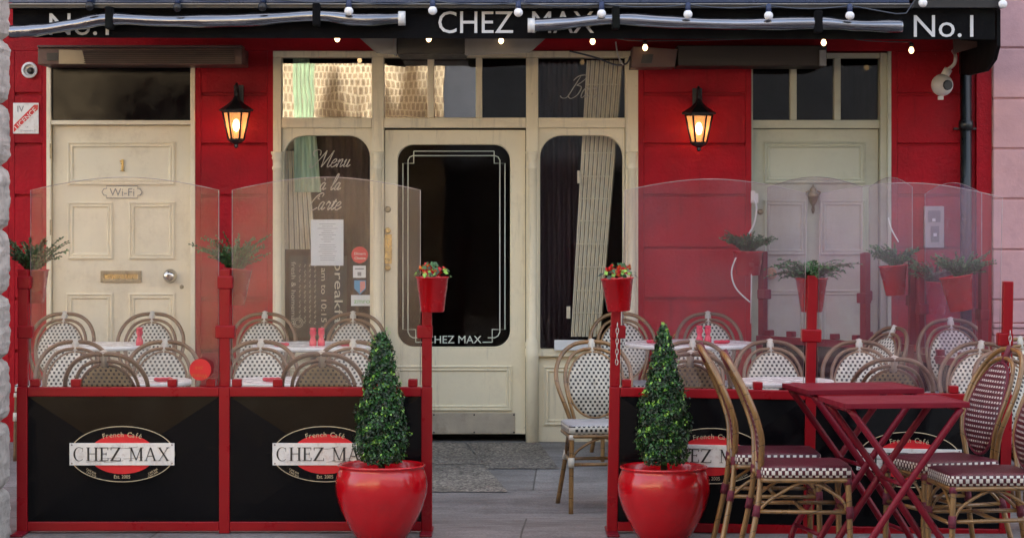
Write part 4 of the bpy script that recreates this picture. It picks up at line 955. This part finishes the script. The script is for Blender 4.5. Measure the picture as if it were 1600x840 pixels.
# ------------------------------------------------------------------ chairs
def smooth_hoop(pts, top, yb, sc):
    return pts
def make_chair(kind, label, group):
    cream = kind != 'burgundy'; ht = 1.0 if cream else 1.16
    cane = BAMB if kind in ('burgundy', 'white_light') else BAMBD; bind = BINDW if cream else BINDR
    wb_m = {'white': WV_W, 'white_light': WV_W, 'yellow': WV_Y, 'burgundy': WV_R}[kind]
    t = local_thing('bistro_chair', label, 'chair', group)
    zs = .44
    def yb(z):
        u = (z-zs)/(.405*ht); return .185+(.146*((u-.25)/.75)**1.35 if u > .25 else 0)
    def zz(z): return zs+(z-zs)*ht
    def hoop(half, r, name, dy=0):
        full = [(-x, z) for x, z in half]+[(x, z) for x, z in half[::-1][1:]]
        pts = cr([(x, yb(zz(z))+dy, zz(z)) for x, z in full], 6); m = MB(); m.tube(pts, r, 8); m.build(name, cane, t)
    hoop([(.118, .40), (.135, .46), (.165, .54), (.190, .61), (.199, .665), (.190, .73), (.150, .795), (.085, .835), (0, .845)], .0115, 'outer_hoop', .004)
    hoop([(.098, .40), (.112, .46), (.135, .54), (.150, .61), (.153, .665), (.143, .72), (.110, .775), (.06, .803), (0, .810)], .0095, 'inner_hoop', -.004)
    # woven oval
    m = MB(); nz = 10; c = (0, .625); hw = .140; hh = .168; rows = []
    rings = []
    for j in range(6):
        f = (j+.001)/5
        rings.append([m.b.verts.new((hw*f*math.cos(k*PI/16), yb(zz(c[1]+hh*f*math.sin(k*PI/16)))-.006-.012*(1-f*f), zz(c[1]+hh*f*math.sin(k*PI/16)))) for k in range(32)])
    for a, b in zip(rings, rings[1:]):
        for k in range(32): m._f([a[k], a[(k+1) % 32], b[(k+1) % 32], b[k]], 0, True)
    back = m.build('backrest', wb_m, t)
    sd = back.modifiers.new('thick', 'SOLIDIFY'); sd.thickness = .008; sd.offset = 0
    m = MB(); m.tube([(hw*1.0*math.cos(k*PI/16), yb(zz(c[1]+hh*math.sin(k*PI/16)))-.006, zz(c[1]+hh*math.sin(k*PI/16))) for k in range(32)], .0075, 6, True)
    m.build('backrest_rim', cane if cream else BINDR, back)
    # seat
    m = MB(); sx, sy = .185, .188
    def rr(x, y, r, n=4):
        o = []
        for cx, cy, a0 in ((x-r, y-r, 0), (-x+r, y-r, PI/2), (-x+r, -y+r, PI), (x-r, -y+r, 1.5*PI)):
            for q in range(n+1): o.append((cx+r*math.cos(a0+q*PI/2/n), cy+r*math.sin(a0+q*PI/2/n)))
        return o
    o1 = rr(sx, sy, .04); top = [m.b.verts.new((x*.93, y*.93, .452)) for x, y in o1]; mid = [m.b.verts.new((x, y, .445)) for x, y in o1]; lo = [m.b.verts.new((x, y, .405)) for x, y in o1]
    cen = m.b.verts.new((0, 0, .446)); n = len(o1)
    for k in range(n):
        m._f([top[k], top[(k+1) % n], cen], 0, True); m._f([mid[k], mid[(k+1) % n], top[(k+1) % n], top[k]], 0, True); m._f([lo[k], lo[(k+1) % n], mid[(k+1) % n], mid[k]], 1, True)
    m._f(lo[::-1], 1)
    m.build('seat', [WV_WS, WV_WK] if cream else [WV_RS, WV_RK], t)
    m = MB(); m.tube([(x*.96, y*.96, .393) for x, y in rr(sx, sy, .03)], .0105, 7, True); m.build('seat_frame', cane, t)
    # legs
    FL = {}
    for s in (-1, 1):
        a = [(s*.168, -.170, .40), (s*.172, -.176, .26), (s*.175, -.182, 0)]
        b = [(s*.128, .188, .42), (s*.150, .205, .27), (s*.188, .262, 0)]
        for q in (a, b):
            m = MB(); m.tube(cr(q, 5), .0125, 8); m.build('leg', cane, t)
    m = MB()
    for s in (-1, 1):
        m.tube([(s*.172, -.176, .26), (s*.152, .207, .262)], .009, 7)
        m.tube(cr([(s*.172, -.168, .27), (s*.168, -.13, .325), (s*.165, 0, .385), (s*.158, .13, .325), (s*.152, .195, .27)], 5), .0075, 6)
    m.tube([(-.172, -.176, .25), (.172, -.176, .25)], .009, 7); m.tube([(-.16, .01, .262), (.16, .01, .262)], .009, 7)
    m.tube(cr([(-.17, -.176, .27), (-.13, -.175, .33), (0, -.172, .385), (.13, -.175, .33), (.17, -.176, .27)], 5), .0075, 6)
    m.build('stretcher', cane, t)
    for s in (-1, 1):
        for c1, c2 in (((s*.172, -.176, .285), (s*.173, -.178, .235)), ((s*.147, .203, .285), (s*.155, .212, .24)), ((s*.168, -.17, .40), (s*.170, -.172, .375)), ((s*.124, .187, .43), (s*.132, .190, .395))):
            MB().tube([c1, c2], .0165, 10).build('binding', bind, t)
    m = MB(); z1 = zz(.845); z0_ = zz(.79); y1 = yb(z1); y0_ = yb(z0_)
    m.tube([(0, y1+.004, z1+.012), (0, y0_+.0, z0_-.004)], .019, 4, sx=.9)
    m.build('top_binding', bind, t)
    return t
protos = {}
for k in ('white', 'white_light', 'yellow', 'burgundy'): protos[k] = None
def chair(kind, x, d, rz, label, group, dz=0.0):
    if protos[kind] is None: c = make_chair(kind, label, group); protos[kind] = c
    else: c = copy_tree(protos[kind]); c['label'] = label; c['group'] = group
    c.location = (x, d, zg(d)+dz); c.rotation_euler = (0, 0, R(rz)); return c
GA = 'cream and black woven bistro chairs on the terrace'; GC = 'bistro chairs with their backs to the windbreaks'; GN = 'burgundy woven bistro chairs at the folding tables'
def byback(px, dtop, back=.336): return X(px, dtop)
for px, rz, lb in ((97, -3, 'woven chair against the wall at far left, half behind the left post'), (241, 2, 'woven chair in front of the cream door with a red grinder before it'),
                   (411, -2, 'woven chair against the red wall just right of the middle post of the left windbreak'), (556, 3, 'woven chair below the window stickers, behind the red grinders')):
    chair('white', X(px, 14.85), 14.52, rz, lb, GA)
chair('white_light', X(977, 14.85), 14.52, 5, 'woven chair against the right end of the shopfront, behind the red bucket post', GA)
chair('white', X(1106, 14.85), 14.52, 0, 'woven chair against the red wall under the right hand lantern', GA)
for px, rz, lb in ((125, 4, 'woven chair in the second row, leftmost behind the left windbreak'), (253, -3, 'woven chair in the second row beside the round red sticker'),
                   (411, 2, 'woven chair in the second row just right of the left windbreak middle post'), (545, -4, 'woven chair in the second row partly hidden by the left clipped tree'),
                   (1082, 0, 'woven chair in the second row right behind the right clipped tree'), (1208, 3, 'woven chair in the second row left of the post with the fern bucket'), (1337, -3, 'woven chair in the second row just right of the fern bucket post')):
    chair('white', X(px, 12.9), 12.57, rz, lb, GA, dz=0)
chair('white_light', X(934, 12.9), 12.57, 6, 'woven chair in the gateway left of the right windbreak, whole seat in view', GA)
chair('white', X(1316, 13.9), 13.7, -62, 'woven chair turned sideways behind the windbreak in front of the sage door', GA)
for px, rz, lb in ((160, 180, 'tan backed woven chair low against the left windbreak, left of the middle post'), (505, 178, 'tan backed woven chair close to the left windbreak beside the clipped tree'),
                   (1078, 181, 'tan backed woven chair close behind the right clipped tree'), (1399, 180, 'tan backed woven chair behind the far corner of the folding tables')):
    chair('yellow', X(px, 11.56), 11.92, rz, lb, GC, dz=-.005 if px != 1399 else -.03)
GS = 'woven chairs outside the end windbreak'
chair('white', X(1484, 13.9), 13.55, 0, 'woven chair seen through the end windbreak, taller of the two there', GS, dz=.05)
chair('white', X(1494, 12.8), 12.45, -22, 'woven chair seen through the end windbreak, lower and nearer of the two there', GS, dz=0)
chair('white', X(1612, 11.6), 11.45, 20, 'black and cream woven chair cut by the right edge behind the burgundy chairs', GS, dz=-.03)
chair('white_light', X(1618, 13.0), 12.8, 10, 'woven chair showing only a sliver of hoop at the right edge', GS)
chair('burgundy', 1.225, 10.27, 90, 'burgundy chair facing right, nearer of the two left of the folding tables', GN, dz=-.01)
chair('burgundy', 1.165, 10.80, 90, 'burgundy chair facing right, farther of the two left of the folding tables', GN, dz=-.01)
chair('burgundy', 1.85, 10.47, -72, 'burgundy chair facing left with its oval back fully visible right of the tables', GN, dz=-.01)
chair('burgundy', 1.93, 9.98, -84, 'burgundy chair facing left, cut off by the right edge of the photograph', GN, dz=-.01)

# ------------------------------------------------------------------ white bistro tables
def round_table(cx, d, r, h, label):
    t = thing('bistro_table', (cx, d, zg(d)), label, 'table', 'white round terrace tables'); z = zg(d)
    m = MB(); m.lathe([(r-.006, z+h-.024), (r, z+h-.02), (r, z+h-.004), (r-.004, z+h)], (cx, d, 0), 48); m.build('tabletop', TBLW, t)
    m = MB(); m.tube([(cx, d, z+.02), (cx, d, z+h-.025)], .025, 12); m.build('pedestal', TBLE, t)
    m = MB()
    for k in range(4): a = PI/4+k*PI/2; m.box(cx-.02, cx+.02, d, d+.24, z+.0, z+.025, rot=Matrix.Rotation(a, 3, 'Z'), c=(cx, d, z))
    m.build('base', TBLE, t)
    return Vector((cx, d, z+h))
T1 = round_table(X(155, 13.95), 13.95, .29, .735, 'white round table between the chairs before the cream door')
T2 = round_table(X(492, 13.95), 13.95, .36, .735, 'white round table below the left hand shopfront window')
T3 = round_table(X(1078, 13.95), 13.95, .375, .745, 'white round table behind the right clipped tree with two red grinders')
T4 = round_table(X(215, 12.2), 12.2, .27, .685, 'white round table low behind the rail left of the middle post')
T5 = round_table(X(440, 12.2), 12.2, .27, .685, 'white round table low behind the rail right of the middle post')
T6 = round_table(X(1225, 12.2), 12.2, .25, .685, 'white round table low behind the rail left of the fern bucket post')
def grinder(px, d, z, label):
    m = MB(); m.lathe([(.019, 0), (.021, .004), (.021, .025), (.014, .045), (.013, .055), (.018, .064), (.020, .078), (.016, .088), (.019, .093), (.019, .100), (.008, .104)], (X(px, d), d, z), 16)
    tag(m.build('pepper_mill', CER), label, 'grinder', 'red salt and pepper mills')
grinder(218, 13.85, T1.z, 'red mill on the table in front of the cream door'); grinder(489, 13.8, T2.z, 'left of the two red mills under the shopfront window'); grinder(502, 13.8, T2.z, 'right of the two red mills under the shopfront window')
grinder(1093, 13.85, T3.z, 'left of the two red mills on the table by the red wall'); grinder(1106, 13.85, T3.z, 'right of the two red mills on the table by the red wall')
def napkin(px, d, z, w, label):
    m = MB(); x = X(px, d)
    m.tube(cr([(x-w/2, d, z+.010), (x-w/6, d-.01, z+.012), (x+w/6, d+.01, z+.010), (x+w/2, d, z+.013)], 4), [.006, .009, .010, .009, .008, .010, .011, .010, .009, .010, .011, .008, .006], 7)
    m.box(x-w*.3, x+w*.2, d-.04, d-.0, z+.001, z+.004)
    tag(m.build('napkin', NAP), label, 'napkin', 'red napkin rolls with cutlery')
napkin(440, 13.75, T2.z, .08, 'red napkin roll at the left of the table below the shopfront window'); napkin(542, 13.8, T2.z, .09, 'red napkin roll at the right of the table below the shopfront window')
napkin(1128, 13.85, T3.z, .09, 'red napkin roll beside the mills on the table by the red wall'); napkin(1020, 13.9, T3.z, .07, 'red napkin roll left on the table by the red wall')
napkin(255, 12.1, T4.z, .09, 'red napkin roll on the low table behind the left rail'); napkin(425, 12.1, T5.z, .09, 'red napkin roll behind the rail right of the middle post')

# ------------------------------------------------------------------ red folding tables
def folding_table(cx, d, rz, label):
    z = zg(d); t = local_thing('folding_table', label, 'table', 'burgundy folding tables')
    h = .715; s = .250
    m = MB()
    for k in range(6):
        a = -s+2*s*k/6; m.box(-s+.012, s-.012, a+.001, a+2*s/6-.001, h-.010, h-.002)
    m.box(-s, s, -s, -s+.012, h-.022, h); m.box(-s, s, s-.012, s, h-.022, h); m.box(-s, -s+.012, -s+.0125, s-.0125, h-.022, h); m.box(s-.012, s, -s+.0125, s-.0125, h-.022, h)
    m.build('tabletop', FRAME_D, t, bev=.002)
    for y, sg in ((-s+.03, 1), (s-.03, 1)):
        for sd in (1, -1):
            yo = y+(.012*sd if y < 0 else -.012*sd)
            m = MB(); m.tube(cr([(-sd*(s-.03), yo, h-.025), (0, yo, .38), (sd*(s-.055), yo, .08), (sd*(s-.045), yo, .0)], 6), .0145, 8); m.build('leg', FRAME_D, t)
    bars = [((0, -s+.03, .38), (0, s-.03, .38))]
    for sd in (1, -1): bars += [((sd*(s-.055), -s+.03, .09), (sd*(s-.055), s-.03, .09)), ((-sd*(s-.03), -s+.03, h-.03), (-sd*(s-.03), s-.03, h-.03))]
    for a, b in bars: MB().tube([a, b], .009, 7).build('crossbar', FRAME_D, t)
    t.location = (cx, d, z); t.rotation_euler = (0, 0, R(rz)); t.scale = (1.05, .82, 1.012); return t
folding_table(1.575, 10.06, 8, 'burgundy slatted folding table, nearer of the pair, crossed legs in view')
folding_table(1.51, 10.80, 10, 'burgundy slatted folding table against the windbreak, farther of the pair')

# ------------------------------------------------------------------ topiary in big red pots
def leaf(mb, p, nrm, size, mi):
    n = Vector(nrm).normalized(); u = n.orthogonal().normalized(); a = rnd.uniform(0, 2*PI); u = (Matrix.Rotation(a, 3, n) @ u); v = n.cross(u)
    l, w2 = size*rnd.uniform(.8, 1.3), size*.42
    vs = [mb.b.verts.new(p-u*l*.5), mb.b.verts.new(p+v*w2+n*size*.12), mb.b.verts.new(p+u*l*.6), mb.b.verts.new(p-v*w2+n*size*.12)]
    mb._f([vs[0], vs[1], vs[2]], mi); mb._f([vs[0], vs[2], vs[3]], mi)
def topiary(px, d, prof, label, seed, rimh):
    global rnd; rnd = random.Random(seed)
    s = d/F; cx = X(px, d); z0 = zg(d)
    t = thing('potted_topiary', (cx, d, z0), label, 'potted tree', 'clipped box trees in red pots')
    zr = rimh
    m = MB()
    prof_p = [(.098, z0), (.116, z0+.012), (.150, z0+.07), (.186, z0+.15), (.206, z0+.22), (.210, z0+.262), (.206, z0+.30), (.197, z0+.330), (.192, z0+.342), (.193, z0+.348), (.200, z0+.352), (.200, z0+.359), (.194, z0+.362), (.184, z0+.352), (.175, z0+.32), (.17, z0+.30)]
    k = (zr-z0)/.362; m.lathe([(r, z0+(z-z0)*k) for r, z in prof_p], (cx, d, 0), 56, caps=False); m.build('pot', POTR, t)
    m = MB(); m.lathe([(.001, zr-.055), (.172, zr-.06), (.172, zr-.07)], (cx, d, 0), 32); m.build('soil', SOIL, t)
    m = MB(); m.tube([(cx, d, zr-.07), (cx+.004, d, zr+.25), (cx, d, zr+.45)], [.016, .012, .005], 8); m.build('trunk', STEM, t)
    m = MB()
    hp = [(p_[0], p_[1]*s*(.88+.06*(p_[0]-prof[0][0])/(prof[-1][0]-prof[0][0]))) for p_ in prof]    # (row, half width)
    def hw(zr_):
        for (a, ra), (b, rb) in zip(hp, hp[1:]):
            if a <= zr_ <= b: return ra+(rb-ra)*(zr_-a)/(b-a)
        return hp[-1][1]
    rows = (hp[0][0], hp[-1][0])
    for i in range(9500):
        while True:
            py = rnd.uniform(*rows); h = hw(py)
            if rnd.random() < (h+.012)/(max(q[1] for q in hp)+.012): break
        a = rnd.uniform(0, 2*PI); dep = rnd.random()**2.2
        lump = 1+.10*math.sin(a*3+py*.11+seed)+.07*math.sin(a*7-py*.23)
        r = h*lump*(1-.45*dep)+rnd.gauss(0, .004)
        if rnd.random() < .03: r += rnd.uniform(.005, .018)
        p = Vector((cx+r*math.cos(a), d+r*math.sin(a), Z(py, d)+rnd.gauss(0, .004)))
        nr = Vector((math.cos(a)+rnd.gauss(0, .6), math.sin(a)+rnd.gauss(0, .6), .35+rnd.gauss(0, .6)))
        cl = math.sin(a*5+py*.17)+math.sin(py*.31+a*2)+rnd.gauss(0, .8)
        mi = 2 if cl > 1.9 and dep < .3 else (1 if cl > -.1 else 0)
        leaf(m, p, nr, rnd.uniform(.010, .016), mi)
    for i in range(26):    # shoots standing off the clipped surface
        py = rnd.uniform(*rows); a = rnd.uniform(0, 2*PI); h = hw(py)
        for k in range(5):
            r = h+.004*k; leaf(m, Vector((cx+r*math.cos(a), d+r*math.sin(a), Z(py, d)+.007*k)), (math.cos(a), math.sin(a), .6), .010, 2 if k > 2 else 1)
    m.build('foliage', [LEAF1, LEAF2, LEAF3], t)
topiary(596, 11.08, [(520, 6), (532, 14), (560, 20), (590, 27), (620, 34), (650, 40), (690, 42), (712, 38), (722, 30)], 'clipped conical box tree in a round red pot left of the cafe door', 3, Z(724, 11.08)+.0)
topiary(1037, 11.08, [(508, 3), (520, 10), (545, 16), (570, 22), (600, 30), (630, 38), (660, 42), (695, 41), (715, 37), (724, 28)], 'clipped conical box tree in a round red pot right of the cafe door', 11, Z(727, 11.08)+.0)
rnd = random.Random(5)

# ------------------------------------------------------------------ bucket planters
def bucket(px, py_top, py_bot, rt, rb, d, kind, label, tilt=0, seed=1):
    rr_ = random.Random(seed); c = P(px, py_bot, d); H = Z(py_top, d)-Z(py_bot, d)
    t = thing('hanging_bucket', c, label, 'planter', 'red bucket planters hung on the posts'); s = d/F
    rt *= s; rb *= s
    rm = Matrix.Translation(c) @ Matrix.Rotation(R(tilt), 4, 'Y') @ Matrix.Translation(-c)
    m = MB(); m.lathe([(rb*.9, 0), (rb, .003), (rb+(rt-rb)*.97, H*.96), (rt+.003, H*.965), (rt+.004, H), (rt-.001, H), (rt-.004, H*.97), (rt*.95, H*.85)], c, 28, caps=False)
    m.lathe([(.0005, .002), (rb*.95, .002)], c, 28, caps=False); m.xf(rm); m.build('bucket', BUCK, t)
    m = MB(); m.lathe([(.001, H*.86), (rt*.93, H*.85), (rt*.93, H*.8)], c, 20); m.xf(rm); m.build('soil', SOIL, t)
    m = MB(); top = c+Vector((0, 0, H*.88))
    if kind == 'flower':
        for i in range(60):
            a = rr_.uniform(0, 2*PI); r = rt*rr_.uniform(.1, 1.25); h = .02+.045*rr_.random()*(1.2-r/rt*.4)
            p = top+Vector((r*math.cos(a), r*math.sin(a), h)); leaf(m, p, (math.cos(a)*.8, math.sin(a)*.8-.3, .8), rr_.uniform(.016, .028), rr_.choice([0, 1, 1, 2]))
        for i in range(4): 
            a = rr_.uniform(0, 2*PI); leaf(m, top+Vector((.03*math.cos(a), .03*math.sin(a), .075)), (math.cos(a), -.5, .4), .035, 1)
        for i in range(22):
            a = rr_.uniform(0, 2*PI); r = rt*rr_.uniform(0, .9); p = top+Vector((r*math.cos(a), r*math.sin(a)-.01, .035+.035*rr_.random()))
            for k in range(5): leaf(m, p+Vector((rr_.gauss(0, .005), rr_.gauss(0, .005), rr_.gauss(0, .005))), (rr_.gauss(0, 1), -1, rr_.gauss(0, 1)), .018, 3 if rr_.random() < .75 else 4)
        m.build('plant', [LEAF1, LEAF2, LEAF3, FLOW, FLOWO], t)
    else:
        nf, ln, up = {'fern': (60, .24, 1.7), 'bushy': (80, .19, 2.4), 'upright': (60, .24, 2.6), 'wide': (84, .21, 2.0)}[kind]
        for i in range(nf):
            a = rr_.uniform(0, 2*PI); L = ln*rr_.uniform(.55, 1.1); e = up*rr_.uniform(.5, 1.4)
            dirv = Vector((math.cos(a), math.sin(a)*.8, 0)); pts = []; el = math.atan(e)
            p = top+dirv*rt*.3*rr_.random(); n = 14
            for k in range(n):
                pts.append(p.copy()); el -= (.10 if kind == 'fern' else .06)*rr_.uniform(.6, 1.3); p = p+(dirv*math.cos(el)+Vector((0, 0, math.sin(el))))*(L/n)
            m.tube(pts, .0016, 4, mi=2)
            side = dirv.cross(Vector((0, 0, 1)))
            for k in range(2, n):
                w2 = .030*(1-k/n*.75)*(1 if kind == 'fern' else .7)
                tg = (pts[k]-pts[k-1]).normalized()
                for sg in (-1, 1):
                    tip = pts[k]+side*sg*w2+tg*w2*.7+Vector((0, 0, rr_.gauss(0, .006)))
                    mid = (pts[k]+tip)/2; q = tg*.006
                    vs = [m.b.verts.new(x) for x in (pts[k], mid+q, tip, mid-q)]; m._f(vs, rr_.choice([0, 0, 1]))
                    if k % 2 or kind != 'fern':
                        leaf(m, mid, (rr_.gauss(0, 1), rr_.gauss(0, 1), 1), .011, rr_.choice([0, 0, 1]))
        m.build('plant', [FERN, FERNL, STEM], t)
bucket(675.5, 432, 487, 25, 18.5, 11.22, 'flower', 'red bucket of red and orange flowers on the post left of the cafe door', seed=2)
bucket(967, 434, 486, 25, 18, 11.22, 'flower', 'red bucket of red flowers on the post at the right gateway', -3, seed=4)
bucket(1268, 434, 487, 25, 17, 11.45, 'fern', 'red bucket of drooping fern behind the middle post of the right windbreak', seed=6)
bucket(52, 421, 473, 24, 17, 11.45, 'upright', 'red bucket with an upright fern behind the far left post', seed=7)
bucket(368, 419, 476, 22, 14, 11.46, 'upright', 'red bucket with a feathery plant behind the middle post of the left windbreak', 4, seed=8)
bucket(1169, 392, 430, 24, 18, 14.95, 'bushy', 'red bucket with a grey green plant on the wall end of the slanting windbreak', seed=9)
bucket(1399, 414, 461, 22, 15, 14.1, 'bushy', 'red bucket with a bushy plant hung left of the middle burgundy post', -5, seed=10)
bucket(1502, 430, 485, 26, 18, 13.2, 'wide', 'red bucket with a spreading plant, tilted, beside the burgundy post nearest the pink house', -9, seed=12)
bucket(1462, 440, 490, 20, 14, 14.0, 'wide', 'red bucket half hidden behind the tilted one under the door entry panel', 3, seed=13)
# loose cables on the side windbreaks
m = MB(); m.tube(cr([P(1150, 402, 14.8), P(1143, 425, 14.8), P(1150, 450, 14.8), P(1172, 472, 14.8)], 6), .005, 6); m.tube([P(1174, 428, 14.85), P(1173, 505, 14.85)], .003, 5)
tag(m.build('cable', CABW), 'white cable curling below the bucket at the wall end of the slanting windbreak', 'cable')
m = MB(); m.tube(cr([P(1388, 340, 14.0), P(1393, 358, 14.0), P(1404, 378, 14.0)], 6), .004, 6)
tag(m.build('cable', CABW), 'short white cable above the bushy plant on the burgundy post', 'cable')
# hide nothing, finish
for o in scn.objects:
    if o.type == 'MESH' and o.name.startswith('Cube'): bpy.data.objects.remove(o)
